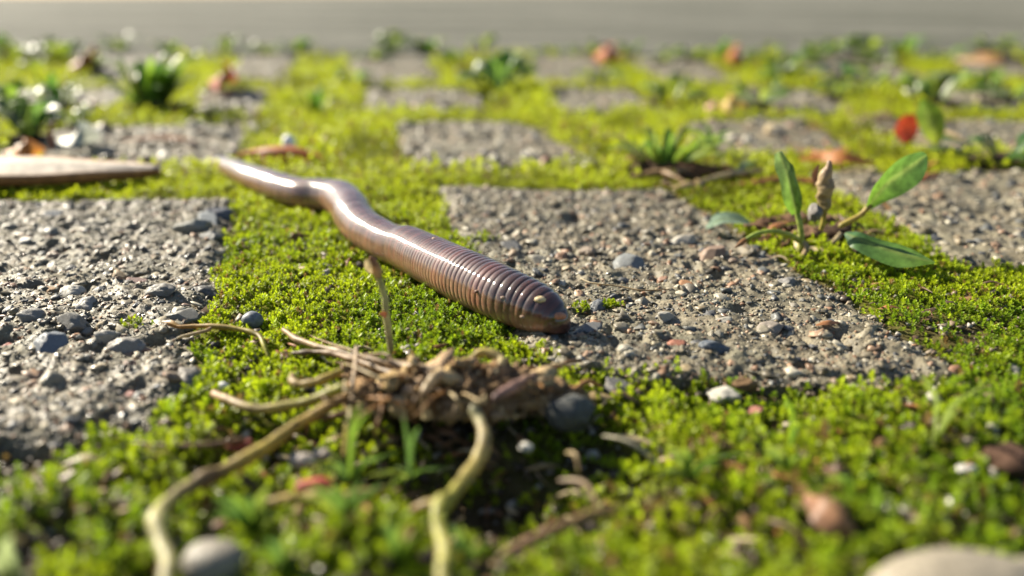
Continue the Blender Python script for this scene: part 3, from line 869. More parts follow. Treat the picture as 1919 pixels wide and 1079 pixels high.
ROOTS = [  # part name, path (photo x, photo y, height cm), radii, colours
    ("stem", [(655, 742, .30), (610, 764, .22), (562, 792, .16), (520, 822, .12), (470, 856, .08), (412, 884, .06), (390, 894, .07), (345, 918, .08), (306, 950, .10), (292, 976, .11), (300, 1010, .08), (314, 1050, .06), (312, 1090, .05), (320, 1130, .0)], [.045, .055, .05, .06, .07, .066, .085, .058, .062, .08, .064, .06, .064, .06], [(0.26, 0.15, 0.06), (0.38, 0.27, 0.07), (0.40, 0.31, 0.06), (0.20, 0.13, 0.06), (0.42, 0.38, 0.16), (0.46, 0.42, 0.20), (0.36, 0.33, 0.12)], None),
    ("stem", [(884, 758, .42), (897, 785, .32), (908, 815, .26), (902, 850, .18), (878, 888, .12), (846, 928, .10), (830, 944, .11), (820, 978, .10), (834, 1030, .10), (828, 1070, .08), (836, 1110, .05)], [.04, .058, .062, .066, .062, .06, .08, .058, .062, .06, .06], [(0.36, 0.34, 0.20), (0.46, 0.40, 0.17), (0.44, 0.35, 0.10), (0.34, 0.32, 0.06), (0.26, 0.26, 0.04), (0.42, 0.39, 0.10), (0.40, 0.37, 0.09)], None),
    ("stem", [(832, 940, .10), (800, 946, .06), (772, 957, -.02)], [.05, .045, .03], YEL, TAN),
    ("stem", [(648, 722, .36), (600, 745, .24), (550, 758, .17), (480, 766, .12), (430, 750, .10), (398, 736, .05)], [.055, .055, .05, .05, .045, .04], YGR, PINK),
    ("stem", [(640, 695, .30), (602, 712, .26), (570, 719, .22), (550, 716, .2), (547, 700, .2)], [.04, .045, .04, .045, .03], YEL, TAN),
    ("stem", [(660, 765, .28), (655, 805, .15), (650, 855, -.05)], [.05, .055, .05], YGR, YEL),
    ("root", [(528, 616, .10), (560, 637, .13), (610, 652, .18), (672, 668, .24), (735, 682, .28), (795, 690, .34), (860, 700, .36)], [.03, .045, .05, .055, .06, .065, .05], TAN, (0.36, 0.26, 0.15)),
    ("root", [(545, 662, .12), (600, 660, .18), (660, 672, .24), (720, 695, .28), (770, 712, .3)], [.03, .04, .045, .05, .05], BRN, TAN),
    ("root", [(830, 698, .42), (806, 715, .42), (795, 740, .34), (800, 785, .08)], [.05, .065, .06, .04], (0.34, 0.25, 0.15), CREAM),
    ("root", [(902, 688, .42), (950, 692, .36), (1000, 690, .26), (1032, 692, .2), (1062, 679, .16), (1092, 674, .10)], [.04, .035, .03, .03, .025, .015], ORG, BRN),
    ("root", [(925, 745, .42), (975, 718, .4), (1010, 698, .3)], [.06, .055, .03], (0.26, 0.16, 0.14), PINK),
    ("root", [(668, 648, .44), (667, 680, .42), (662, 715, .38), (656, 765, .22)], [.02, .028, .028, .03], (0.38, 0.29, 0.2), TAN),
    ("root", [(880, 670, .44), (910, 660, .48), (940, 672, .45), (930, 700, .4)], [.04, .05, .05, .04], YEL, CREAM),
    ("root", [(560, 790, .1), (600, 785, .14), (640, 775, .2), (690, 765, .25)], [.03, .04, .045, .05], ORG, BRN),
    ("root", [(455, 952, .02), (520, 940, .06), (600, 930, .06), (680, 925, .04), (730, 915, -.03)], [.04, .055, .055, .05, .04], YEL, TAN),
    ("root", [(1010, 760, .1), (1060, 740, .14), (1100, 715, .1), (1130, 725, .02)], [.03, .03, .028, .02], TAN, ORG),
]
for k, (nm, path, rad, c1, c2) in enumerate(ROOTS):
    put(nm, tube(pz(path), np.array(rad) * (0.85 if nm == 'root' else 1.0), 60, 12, 0.28 if nm == 'stem' else 0.6, 9.0, 60 + k, c1, c2, 0.5), M_ROOT, cl)
for k in range(46):                     # fine rootlets sticking out of the ball
    a = r2.uniform(590, 1050); b = r2.uniform(672, 745)
    z0 = r2.uniform(0.18, 0.42); dx, dy = r2.normal(0, 45), r2.normal(5, 22)
    path = [(a, b, z0), (a + dx * .5 + r2.normal(0, 10), b + dy * .5, z0 + r2.uniform(-.04, .08)), (a + dx, b + dy + r2.normal(0, 8), z0 - r2.uniform(0, .18)), (a + dx * 1.4, b + dy * 1.4 + 12, max(z0 - .3, -.05))]
    put("rootlet", tube(pz(path), [.015, .016, .012, .005], 20, 7, 0.3, 9, 200 + k, [TAN, ORG, BRN, CREAM][k % 4], TAN, 0.4), M_ROOT, cl)

# curled dead twig on the paver edge
tw = thing("dead_twig", "curled yellowish dead twig lying from the rough paver onto the moss", "twig", at(400, 612, 0))
stalk_ = put("stalk", tube(pz([(312, 607, .09), (335, 612, .08), (365, 611, .09), (400, 611, .11), (450, 617, .10), (484, 628, .08), (495, 648, .03), (506, 674, -.08)]), [.016, .025, .028, .034, .036, .034, .03, .02], 50, 10, 0.25, 9, 11, ORG, YGR, 0.4), M_ROOT, tw)
leaf_ = put("leaf_tip", blade(pz([(335, 611, .09), (318, 605, .12), (303, 603, .10)]), [.02, .045, .012], (0.3, 1, 0), 0.5, 8, 5, 0, 3, (0.40, 0.25, 0.08), ORG, 0.1), M_DRY, tw)
side_ = put("side_shoot", tube(pz([(400, 611, .11), (385, 620, .08), (350, 628, .05), (330, 634, .03)]), [.02, .025, .022, .012], 20, 8, .25, 9, 12, TAN, CREAM, .4), M_ROOT, tw)

leaf_.parent = stalk_; side_.parent = stalk_

# upright withered stalk beside the worm
Ye = at(732, 668, 0)[1]
st = thing("withered_stalk", "upright withered pale stalk with a curled bud in front of the worm", "stalk", at(732, 668, -0.05))
stem_ = put("stem", tube(pY([(733, 690, Ye), (732, 655, Ye), (729, 625, Ye), (724, 590, Ye), (722, 560, Ye + .03), (714, 532, Ye + .05), (708, 515, Ye + .05)]), [.03, .035, .042, .045, .04, .036, .036], 40, 10, .22, 10, 21, (0.46, 0.40, 0.24), (0.33, 0.33, 0.12), .4), M_ROOT, st)
bud_ = put("bud", tube(pY([(710, 522, Ye + .05), (706, 505, Ye + .05), (699, 490, Ye + .04), (694, 479, Ye + .03)]), [.036, .06, .055, .02], 20, 12, .3, 12, 22, (0.42, 0.30, 0.14), (0.28, 0.13, 0.06), .5), M_ROOT, st)
scale_ = put("bud_scale", blade(pY([(697, 512, Ye - .02), (690, 498, Ye - .05), (688, 486, Ye - .05)]), [.012, .045, .02], (1, 0.2, 0), .5, 8, 5, .1, 23, (0.52, 0.40, 0.22), None, .1), M_DRY, st)
node_ = put("node_scale", blade(pY([(724, 592, Ye - .05), (716, 588, Ye - .07), (711, 591, Ye - .08)]), [.03, .035, .01], (0, 0.3, 1), .4, 7, 5, 0, 24, (0.20, 0.07, 0.03), None, .0), M_DRY, st)

scale_.parent = bud_; node_.parent = stem_

# loose straws and twigs
for nm, path, rad, c1, c2, lab, cat in [
    ("straw", [(1128, 816, .10), (1168, 824, .13), (1206, 845, .06), (1240, 876, -.08)], [.012, .018, .018, .012], (0.46, 0.42, 0.30), (0.40, 0.35, 0.25), "pale curved straw arching out of the moss below the paver edge", "straw"),
    ("straw", [(1046, 900, .03), (1088, 903, .10), (1114, 930, .06), (1124, 972, -.06)], [.016, .024, .024, .016], (0.34, 0.26, 0.17), TAN, "short tan hooked straw in the dark soil beside the dead weed", "straw"),
    ("straw", [(1062, 848, .06), (1078, 852, .14), (1086, 885, .02)], [.014, .018, .014], CREAM, TAN, "tiny cream bent straw near the grey stone", "straw"),
    ("twig", [(930, 1046, -.02), (1010, 1006, .05), (1080, 974, .08), (1130, 958, .05), (1172, 950, -.02)], [.03, .045, .045, .04, .02], (0.20, 0.115, 0.065), (0.24, 0.17, 0.06), "brown twig lying half sunk in the foreground moss", "twig"),
    ("twig", [(245, 830, .02), (330, 836, .06), (400, 833, .05), (462, 822, .04)], [.02, .028, .03, .03], (0.16, 0.09, 0.05), BRN, "thin dark brown twig on moss by the rough paver corner", "twig"),
    ("straw", [(1085, 520, .10), (1110, 530, .12), (1160, 536, .11), (1205, 544, .10), (1260, 541, .09)], [.008, .012, .012, .012, .006], (0.42, 0.34, 0.2), TAN, "thin tan straw lying on the pebbly paver beside the worm's head", "straw"),
    ("twig", [(800, 652, .03), (820, 650, .06), (845, 643, .05)], [.02, .028, .012], ORG, BRN, "small orange twig on the moss below the worm", "twig"),
]:
    tag(put(nm, tube(pz(path), rad, 30, 9, .2, 8, int(path[0][0]), c1, c2, .35), M_ROOT, None, at(*path[1])), lab, cat)

# ------------------------------------------------------------------ loose stones and scraps
lumpobj("stone", 1068, 782, 48, (0.07, 0.072, 0.066), "smooth grey stone in shade beside the dead weed's root ball", "stone", scale=(1, .8, .75))  # base colour darkened to carry the shade beside the clump
lumpobj("stone", 400, 1056, 54, (0.20, 0.18, 0.145), "pale rounded stone beside the long bent stem", "stone", scale=(1, .8, .62), amp=.12, cut=0)
lumpobj("stone", 1800, 1135, 140, (0.24, 0.21, 0.16), "large cream stone sunk in the foreground moss", "stone", scale=(1, .6, .42), amp=.12, cut=0)
lumpobj("stone", 1970, 1110, 90, (0.22, 0.19, 0.15), "beige stone next to the large cream stone", "stone", scale=(1, .6, .42), amp=.12, cut=0)
lumpobj("pebble", 473, 599, 19, (0.15, 0.165, 0.19), "small round blue grey pebble on moss near the curled twig", "pebble", scale=(1, .9, .85), amp=.1, cut=0)
lumpobj("pebble", 598, 495, 20, (0.07, 0.075, 0.06), "dark flat pebble in the moss beside the worm's middle", "pebble", scale=(1, .6, .35))
lumpobj("pebble", 985, 838, 14, (0.50, 0.48, 0.42), "small white pebble in the dark hollow below the root ball", "pebble", z=-0.02)
lumpobj("pebble", 566, 856, 24, (0.42, 0.36, 0.31), "beige pebble touching a smaller one near the grass sprouts", "pebble")
lumpobj("pebble", 604, 842, 19, (0.40, 0.34, 0.28), "small tan pebble beside a bigger beige one", "pebble")
lumpobj("pebble", 413, 716, 14, (0.50, 0.50, 0.48), "tiny white pebble on moss by the rough paver edge", "pebble")
lumpobj("pebble", 570, 612, 11, (0.44, 0.42, 0.38), "tiny pale pebble in the moss near the upright stalk", "pebble")
lumpobj("pebble", 785, 585, 11, (0.36, 0.35, 0.32), "tiny grey pebble in the moss under the worm's flank", "pebble")
lumpobj("pebble", 690, 572, 10, (0.36, 0.33, 0.28), "tiny brownish pebble in moss left of the stalk bud".replace("left of", "beside"), "pebble")
lumpobj("pebble", 1815, 870, 16, (0.44, 0.43, 0.40), "small pale pebble beside dark soil in the mossy foreground", "pebble")
lumpobj("pebble", 1553, 857, 15, (0.52, 0.52, 0.46), "small whitish pebble in moss near the dry brown leaf", "pebble")
lumpobj("red_fragment", 590, 907, 38, (0.42, 0.085, 0.05), "shiny red brick fragment among the grass sprouts", "fragment", scale=(1, .5, .42), rz=0.25)
lumpobj("red_fragment", 450, 826, 26, (0.26, 0.07, 0.05), "dark red scrap at the end of the thin brown twig", "fragment", scale=(1, .6, .5))
lumpobj("pebble", 1527, 398, 17, (0.17, 0.155, 0.145), "smooth grey pebble wedged among the seedling's stems", "pebble", Y=13.15, z=0, scale=(.7, .7, 1), amp=.3, cut=.3)
lumpobj("soil_clod", 1890, 862, 42, (0.085, 0.05, 0.035), "dark brown soil clod in the foreground moss", "clod", mat=M_SOIL, amp=.45)
lumpobj("soil_clod", 560, 442, 15, (0.19, 0.11, 0.06), "tiny brown soil crumb on moss beside the worm's bend", "clod", mat=M_SOIL, amp=.6)
lumpobj("soil_clod", 1400, 715, 22, (0.14, 0.09, 0.05), "brown soil lump at the pebbly paver's front edge", "clod", mat=M_SOIL, amp=.45)
lumpobj("soil_clod", 680, 455, 22, (0.24, 0.14, 0.06), "orange brown soil crumb tucked under the worm's bend", "clod", mat=M_SOIL, amp=.5, scale=(1, .7, .4))

def leafobj(name, parts, label, cat, mat=M_DRY):
    o = None
    for k, (path, wid, side, kw) in enumerate(parts):
        P = path
        v = blade(P, wid, side, **kw)
        o = put(name, v, mat, None, P[0])
    return tag(o, label, cat)
leafobj("dry_leaf", [(pz([(1510, 925, .10), (1545, 935, .22), (1580, 965, .18), (1610, 1005, .04)]), [.05, .16, .17, .05], (0.8, 0.5, 0.1), dict(fold=0.7, wave=0.25, col=(0.22, 0.10, 0.055), col2=(0.28, 0.15, 0.08), rib=.1, nwid=7))], "crumpled brown dry leaf on the foreground moss", "leaf")
leafobj("dry_leaf", [(pz([(1540, 880, .0), (1570, 872, .12), (1610, 885, .05)]), [.03, .09, .02], (0.2, 1, .1), dict(fold=0.6, wave=.2, col=(0.10, 0.055, 0.035), rib=.05))], "small dark curled leaf scrap above the crumpled brown leaf", "leaf")
leafobj("dry_leaf", [(pz([(1528, 608, .07), (1552, 600, .12), (1575, 604, .07)]), [.02, .055, .012], (0.2, 1, .1), dict(fold=0.6, col=(0.36, 0.16, 0.07), rib=.05))], "tiny rusty leaf scrap on the pebbly paver", "leaf")
leafobj("fallen_leaf", [(pz([(432, 294, .10), (480, 283, .22), (530, 283, .26), (580, 287, .22), (612, 299, .06)]), [.05, .26, .30, .26, .08], (0.1, .85, .5), dict(fold=0.45, wave=.3, nwid=9, nlen=20, col=(0.40, 0.16, 0.06), col2=(0.55, 0.15, 0.04), rib=.05))], "curled orange brown leaf lying behind the worm's tail", "leaf")
lumpobj("glint_lump", 541, 268, 15, (0.9, 0.9, 0.88), "white lump standing in for a bright glint on the curled orange leaf", "pebble", z=.36, scale=(.8, .7, 1.0), amp=.08, cut=0)  # a blown-out wet highlight, put into a near-white colour and shape
leafobj("bark_strip", [(pz([(-160, 326, .12), (-40, 326, .26), (80, 326, .27), (190, 325, .22), (300, 327, .08)]), [.55, .70, .62, .45, .10], (0.05, 1, .12), dict(fold=0.06, wave=.10, nwid=11, nlen=30, col=(0.40, 0.34, 0.27), col2=(0.46, 0.40, 0.33), rib=0, thick=.22, edge=(0.26, 0.12, 0.04)))], "pale flat strip of bark lying across the moss", "bark", M_WOOD)
leafobj("fallen_leaf", [(pz([(1490, 300, .08), (1540, 285, .30), (1590, 290, .32), (1650, 308, .06)]), [.05, .24, .22, .04], (0.1, 1, .25), dict(fold=0.5, wave=.3, nwid=9, col=(0.42, 0.16, 0.045), rib=.1))], "folded bright orange leaf behind the seedling", "leaf")
leafobj("fallen_leaf", [(pz([(1370, 345, .05), (1430, 335, .14), (1500, 333, .13), (1560, 345, .04)]), [.04, .12, .12, .04], (0.1, 1, .1), dict(fold=0.5, wave=.3, col=(0.34, 0.13, 0.05), rib=.1))], "narrow rusty leaf on the ground behind the seedling's curled stalk", "leaf")
leafobj("fallen_leaf", [(pz([(1700, 338, .05), (1735, 330, .12), (1760, 322, .05)]), [.04, .12, .03], (0.1, 1, .2), dict(fold=0.4, wave=.3, col=(0.40, 0.14, 0.05), rib=.1))], "small orange leaf on pebbles beyond the seedling's raised leaf", "leaf")
Yr = at(1695, 290, 0)[1]
leafobj("fallen_leaf", [(pY([(1697, 268, Yr), (1695, 252, Yr + .1), (1694, 235, Yr + .1), (1697, 215, Yr)]), [.10, .36, .38, .20], (1, 0.25, 0), dict(fold=0.25, wave=.15, nwid=9, col=(0.42, 0.06, 0.025), col2=(0.34, 0.045, 0.02), rib=.0))], "upright bright red leaf beside a tall yellow green leaf", "leaf")
leafobj("fallen_leaf", [(pz([(1335, 200, .1), (1365, 192, .4), (1385, 190, .4), (1400, 200, .1)]), [.1, .35, .35, .1], (0.3, 1, .5), dict(fold=0.4, wave=.3, col=(0.50, 0.34, 0.09), rib=.05))], "small yellow leaf standing in the moss in front of a far grass tuft", "leaf")
leafobj("fallen_leaf", [(pz([(1320, 200, .1), (1340, 193, .3), (1358, 200, .1)]), [.1, .3, .1], (0.3, 1, .5), dict(fold=0.4, wave=.3, col=(0.36, 0.16, 0.13), rib=.05))], "small pinkish leaf next to the yellow one", "leaf")
leafobj("fallen_leaf", [(pz([(1790, 110, .1), (1840, 107, .35), (1880, 107, .4), (1925, 112, .1)]), [.3, .9, .8, .2], (0.1, 1, .2), dict(fold=0.3, wave=.3, col=(0.28, 0.15, 0.06), rib=.05))], "wide orange tan leaf at the edge of the road", "leaf")
leafobj("fallen_leaf", [(pz([(12, 284, .1), (45, 274, .3), (85, 280, .1)]), [.08, .35, .08], (0.1, 1, .3), dict(fold=0.4, wave=.3, col=(0.48, 0.20, 0.04), rib=.05))], "orange leaf beside the bark strip under the dark weed", "leaf")
leafobj("fallen_leaf", [(pz([(110, 262, .3), (150, 252, .5), (190, 258, .2)]), [.1, .38, .1], (0.1, 1, .3), dict(fold=0.3, wave=.3, col=(0.40, 0.42, 0.36), rib=.05))], "pale grey green leaf behind the bark strip", "leaf")
leafobj("fallen_leaf", [(pz([(225, 262, .12), (300, 254, .2), (370, 262, .1)]), [.05, .2, .05], (0.05, 1, .1), dict(fold=0.3, wave=.3, col=(0.32, 0.17, 0.10), rib=.05))], "thin brown leaf lying on the paver behind the worm's tail", "leaf")
leafobj("fallen_leaf", [(pz([(395, 152, .3), (420, 142, .9), (445, 150, .3)]), [.2, .6, .1], (0.1, 1, .4), dict(fold=0.4, wave=.3, col=(0.36, 0.07, 0.04), rib=.05))], "dark red leaf beside the lush grass tuft", "leaf")
leafobj("fallen_leaf", [(pz([(140, 118, .3), (160, 108, 1.0), (172, 116, .3)]), [.3, .9, .2], (0.1, 1, .4), dict(fold=0.4, wave=.3, col=(0.30, 0.08, 0.04), rib=.05))], "red brown leaf under a far weed at the road edge", "leaf")
leafobj("fallen_leaf", [(pz([(1115, 104, .3), (1140, 97, .8), (1165, 102, .3)]), [.3, .8, .2], (0.1, 1, .4), dict(fold=0.4, wave=.3, col=(0.38, 0.12, 0.06), rib=.05))], "reddish leaf lying along the road edge between weeds", "leaf")
leafobj("fallen_leaf", [(pz([(1360, 110, .3), (1378, 103, .8), (1392, 110, .3)]), [.3, .7, .2], (0.1, 1, .4), dict(fold=0.4, wave=.3, col=(0.40, 0.12, 0.04), rib=.05))], "small orange red leaf beside a low far weed", "leaf")

# ------------------------------------------------------------------ the seedling on the pebbly paver's far edge
DG, MG, BG_, PG = (0.07, 0.15, 0.035), (0.14, 0.26, 0.025), (0.24, 0.34, 0.02), (0.24, 0.33, 0.20)
sg = thing("seedling", "broad leaved seedling with curled stalk and raised leaf on the pebbly paver", "seedling", at(1515, 470, 0))
s1_ = put("stem", tube(pY([(1498, 474, 13.0), (1502, 452, 13.0), (1500, 425, 13.0), (1493, 395, 13.05), (1486, 375, 13.05)]), [.05, .052, .048, .05, .05], 30, 10, .1, 6, 31, (0.36, 0.36, 0.10), (0.22, 0.34, 0.05), .2), M_ROOT, sg)
l1_ = put("leaf", blade(pY([(1492, 400, 13.0), (1487, 370, 13.0), (1478, 335, 13.05), (1470, 308, 13.1), (1460, 284, 13.05)]), [.07, .15, .13, .14, .07], (1, -0.45, 0), .8, 26, 11, .38, 32, MG, (0.16, 0.24, 0.08), .45), M_LEAF, sg)
s2_ = put("stem", tube(pY([(1500, 452, 13.0), (1478, 440, 12.9), (1448, 433, 12.8), (1418, 438, 12.75), (1395, 450, 12.7)]), [.05, .045, .04, .038, .03], 30, 10, .1, 6, 33, (0.34, 0.36, 0.08), (0.24, 0.32, 0.06), .25), M_ROOT, sg)
d2_ = put("dry_tip", tube(pY([(1400, 447, 12.72), (1388, 456, 12.68), (1376, 465, 12.6)]), [.032, .04, .012], 14, 8, .3, 9, 34, (0.36, 0.17, 0.06), BRN, .4), M_ROOT, sg)
put("root", tube(pY([(1504, 450, 13.0), (1512, 466, 12.9), (1500, 484, 12.75), (1480, 478, 12.7)]), [.04, .05, .045, .02], 20, 9, .25, 8, 35, (0.38, 0.30, 0.17), TAN, .3), M_ROOT, sg)
s3_ = put("stem", tube(pY([(1538, 432, 13.2), (1543, 412, 13.2), (1546, 395, 13.2)]), [.042, .04, .04], 14, 9, .1, 6, 36, (0.36, 0.30, 0.05), (0.36, 0.32, 0.06), .2), M_ROOT, sg)
b3_ = put("withered_bud", tube(pY([(1546, 398, 13.2), (1546, 378, 13.2), (1548, 352, 13.2), (1547, 330, 13.2), (1553, 312, 13.2), (1554, 300, 13.2)]), [.05, .12, .13, .10, .06, .03], 34, 14, .6, 9, 37, (0.30, 0.24, 0.10), (0.42, 0.30, 0.20), .45), M_ROOT, sg)
put("dry_scrap", blade(pY([(1528, 348, 13.4), (1524, 325, 13.4), (1534, 308, 13.4)]), [.03, .07, .02], (1, .3, 0), .6, 8, 5, .3, 38, (0.10, 0.05, 0.03), None, 0), M_DRY, sg)
s4_ = put("stem", tube(pY([(1572, 425, 13.3), (1592, 414, 13.3), (1612, 403, 13.3), (1632, 383, 13.3)]), [.05, .05, .045, .04], 20, 9, .1, 6, 39, (0.36, 0.30, 0.06), (0.38, 0.27, 0.08), .2), M_ROOT, sg)
l4_ = put("leaf", blade(pY([(1626, 390, 13.3), (1645, 362, 13.3), (1668, 338, 13.35), (1700, 314, 13.4), (1728, 296, 13.4), (1737, 291, 13.4)]), [.05, .20, .29, .30, .17, .02], (0.66, 0.18, -0.75), .40, 24, 11, .10, 40, MG, DG, .5), M_LEAF, sg)  # lower end coloured brighter: light coming through the leaf is painted in
put("leaf", blade(pz([(1584, 436, .42), (1610, 448, .42), (1660, 468, .33), (1710, 482, .30), (1752, 492, .28)]), [.03, .19, .27, .20, .02], (0.35, 1, 0.45), .22, 22, 9, .12, 41, (0.05, 0.12, 0.05), (0.13, 0.24, 0.03), .5), M_LEAF, sg)
put("leaf", blade(pz([(1412, 424, .10), (1385, 412, .22), (1352, 413, .24), (1324, 428, .12)]), [.03, .20, .22, .04], (0.1, 1, 0.2), .2, 16, 9, .08, 42, PG, (0.26, 0.36, 0.27), .3), M_LEAF, sg)
l1_.parent = s1_; d2_.parent = s2_; b3_.parent = s3_; l4_.parent = s4_
for k, (a, b, h) in enumerate([(1440, 420, 28), (1490, 412, 34), (1560, 442, 40), (1605, 450, 30), (1520, 442, 36), (1460, 428, 22), (1575, 432, 28), (1535, 415, 34), (1500, 432, 26), (1590, 425, 26), (1410, 425, 20)]):
    V_, F_ = lump(3, 700 + k, .45, 2, (1, .7, .5))
    p = at(a, b, 0.03); s_ = h * 13.5 / F_PX
    put("soil_lump", (V_ * s_ + p, F_, np.tile(np.array([(0.085, 0.05, 0.032), (0.15, 0.09, 0.055), (0.05, 0.032, 0.022)][k % 3]), (len(V_), 1))), M_SOIL, sg)

# ------------------------------------------------------------------ other plants
def tuft(name, base, hpx, n, spread, label, cat, cols, wpx=5, seed=0, group=None, lean=0.0, soil=True):
    r = np.random.default_rng(seed)
    b = at(*base, z=0.0); b[2] = min(-0.05, 0)
    k_ = np.linalg.norm(b - np.array([0, 0, CAM_H])) / F_PX
    t = thing(name, label, cat, b, group)
    for i in range(n):
        a = r.uniform(0, 6.283); h = hpx * k_ * r.uniform(0.5, 1.05); out = spread * k_ * r.uniform(0.15, 1.0)
        rad0 = spread * k_ * 0.25 * r.uniform(0, 1)
        d = np.array([math.cos(a) + lean, math.sin(a) * 0.7, 0])
        p0 = b + d * rad0; p1 = p0 + d * out * .35 + np.array([0, 0, h * .55]); p2 = p0 + d * out * .75 + np.array([0, 0, h * .92]); p3 = p0 + d * out * 1.15 + np.array([0, 0, h * r.uniform(.75, 1.05)])
        w = wpx * k_ * r.uniform(.7, 1.3)
        c = np.array(cols[i % len(cols)])
        put("blade", blade([p0, p1, p2, p3], [w * .8, w, w * .7, w * .1], (-math.sin(a), math.cos(a), .1), .35, 9, 3, 0, seed + i, c, c * 1.15, .15, .008), M_LEAF, t)
    if soil:
        V_, F_ = lump(3, seed + 3, .45, 2, (1, .7, .35))
        put("soil_base", (V_ * spread * k_ * .55 + b, F_, np.tile(np.array([0.055, 0.036, 0.024]), (len(V_), 1))), M_SOIL, t)
    return t
def weed(base, hpx, n, spread, label, cols, seed=0, lw=.28, group=None, droop=.35, name="weed", cat="weed", up=0.6):
    r = np.random.default_rng(seed)
    b = at(*base, z=0.0); b[2] = -0.06
    k_ = np.linalg.norm(b - np.array([0, 0, CAM_H])) / F_PX
    t = thing(name, label, cat, b, group)
    V_, F_ = lump(3, seed + 3, .4, 2, (1, .6, .3))
    put("soil_base", (V_ * spread * k_ * .5 + b, F_, np.tile(np.array([0.05, 0.034, 0.024]), (len(V_), 1))), M_SOIL, t)
    for i in range(n):
        a = i * 2.4 + r.uniform(-.4, .4); e = r.uniform(0, 1) ** .8 * up + (1 - up) * .3
        h = hpx * k_ * (0.3 + 0.8 * e) * r.uniform(.7, 1.05); out = spread * k_ * (1.15 - .8 * e) * r.uniform(.6, 1.05)
        d = np.array([math.cos(a), math.sin(a) * .8, 0])
        p0 = b + d * out * .08; p1 = p0 + d * out * .35 + np.array([0, 0, h * .6]); p2 = p0 + d * out * .75 + np.array([0, 0, h]); p3 = p0 + d * out * 1.05 + np.array([0, 0, h * (1 - droop * r.uniform(.2, 1.2))])
        L = np.linalg.norm(p3 - p0); w = lw * L * r.uniform(.8, 1.2)
        c = np.array(cols[i % len(cols)]) * r.uniform(.85, 1.15)
        put("leaf", blade([p0, p1, p2, p3], [w * .12, w * .35, w, w * .06], (-math.sin(a), math.cos(a), .05), .25, 12, 5, .1, seed + i, c, c, .3, .01), M_LEAF, t)
    return t
GR = [(0.10, 0.21, 0.02), (0.16, 0.27, 0.02), (0.06, 0.15, 0.02), (0.26, 0.30, 0.05)]
BLU = [(0.09, 0.17, 0.025), (0.13, 0.22, 0.022), (0.07, 0.14, 0.028), (0.19, 0.25, 0.035)]
WD = [(0.10, 0.18, 0.03), (0.16, 0.26, 0.025), (0.26, 0.33, 0.03), (0.16, 0.20, 0.10)]
tuft("grass_tuft", (285, 206), 95, 46, 85, "lush green grass tuft with dark soil at its foot behind the paver", "grass", GR, 8, 1)
weed((935, 172), 92, 22, 75, "bushy green weed with bright upper leaves in front of the road", [(0.05, 0.12, 0.03), (0.20, 0.32, 0.02), (0.10, 0.20, 0.03), (0.07, 0.13, 0.07)], 2)
tuft("grass_tuft", (1245, 318), 85, 34, 120, "straggly grass tuft with dry rooty base behind the pebbly paver", "grass", [(0.16, 0.27, 0.03), (0.10, 0.20, 0.03), (0.30, 0.27, 0.10), (0.22, 0.30, 0.05)], 7, 3)
weed((110, 118), 55, 16, 60, "small weed with red brown leaf below it at the road edge", WD, 4)
weed((30, 118), 40, 12, 50, "low pale weed at the road edge beside another weed", WD, 41)
weed((225, 95), 35, 10, 45, "low olive weed by the road behind the lush grass", WD, 42)
weed((425, 100), 45, 14, 45, "pointed yellow green weed at the road edge near the white paver", WD, 5)
weed((735, 100), 50, 16, 50, "rounded dark weed at the road edge left of a grass sprout".replace("left of", "next to"), WD, 6)
tuft("grass_tuft", (800, 100), 30, 16, 40, "short bright grass sprout at the road edge between two weeds", "grass", GR, 7, 7)
weed((905, 96), 45, 12, 40, "upright pale weed at the road edge behind the bushy weed", WD, 8)
weed((1100, 100), 28, 10, 50, "low flat weed at the road edge beside a reddish leaf", WD, 9)
weed((1300, 112), 36, 12, 45, "small weed at the road edge beside an orange red leaf", WD, 10)
weed((1255, 105), 26, 9, 40, "tiny weed at the road edge near the low flat weed", WD, 101)
weed((1525, 120), 48, 14, 50, "pale fresh weed in front of the grey road", WD, 11)
weed((1615, 112), 50, 16, 60, "wide green weed beside the pale fresh weed", WD, 12)
weed((1460, 155), 48, 16, 60, "mid green weed growing in mossy joint with dark soil beside it", WD, 13)
weed((1580, 145), 40, 12, 60, "flat bluish weed on the mossy joint", [(0.08, 0.15, 0.10), (0.10, 0.19, 0.08), (0.12, 0.22, 0.04)], 14)
weed((1750, 196), 75, 16, 85, "sprawling weed with pointed upright leaf and a white stone at its foot", WD, 15)
lumpobj("white_stone", 1720, 168, 22, (0.70, 0.69, 0.64), "white stone at the foot of the sprawling weed", "stone", z=0.5, amp=.1)
weed((1860, 95), 30, 12, 60, "low yellowish weed behind the wide orange tan leaf", WD, 16)
weed((55, 262), 95, 18, 85, "dark leafy weed behind the bark strip", [(0.045, 0.10, 0.03), (0.08, 0.16, 0.03), (0.16, 0.24, 0.04), (0.10, 0.13, 0.09)], 17)
weed((135, 232), 40, 12, 60, "small bright weed beside the dark leafy weed", WD, 18)
weed((1880, 305), 70, 11, 130, "low weed with long dark glossy leaves beside the red leaf", [(0.03, 0.085, 0.025), (0.06, 0.15, 0.02), (0.13, 0.25, 0.02)], 19, .22)
rw = np.random.default_rng(77)
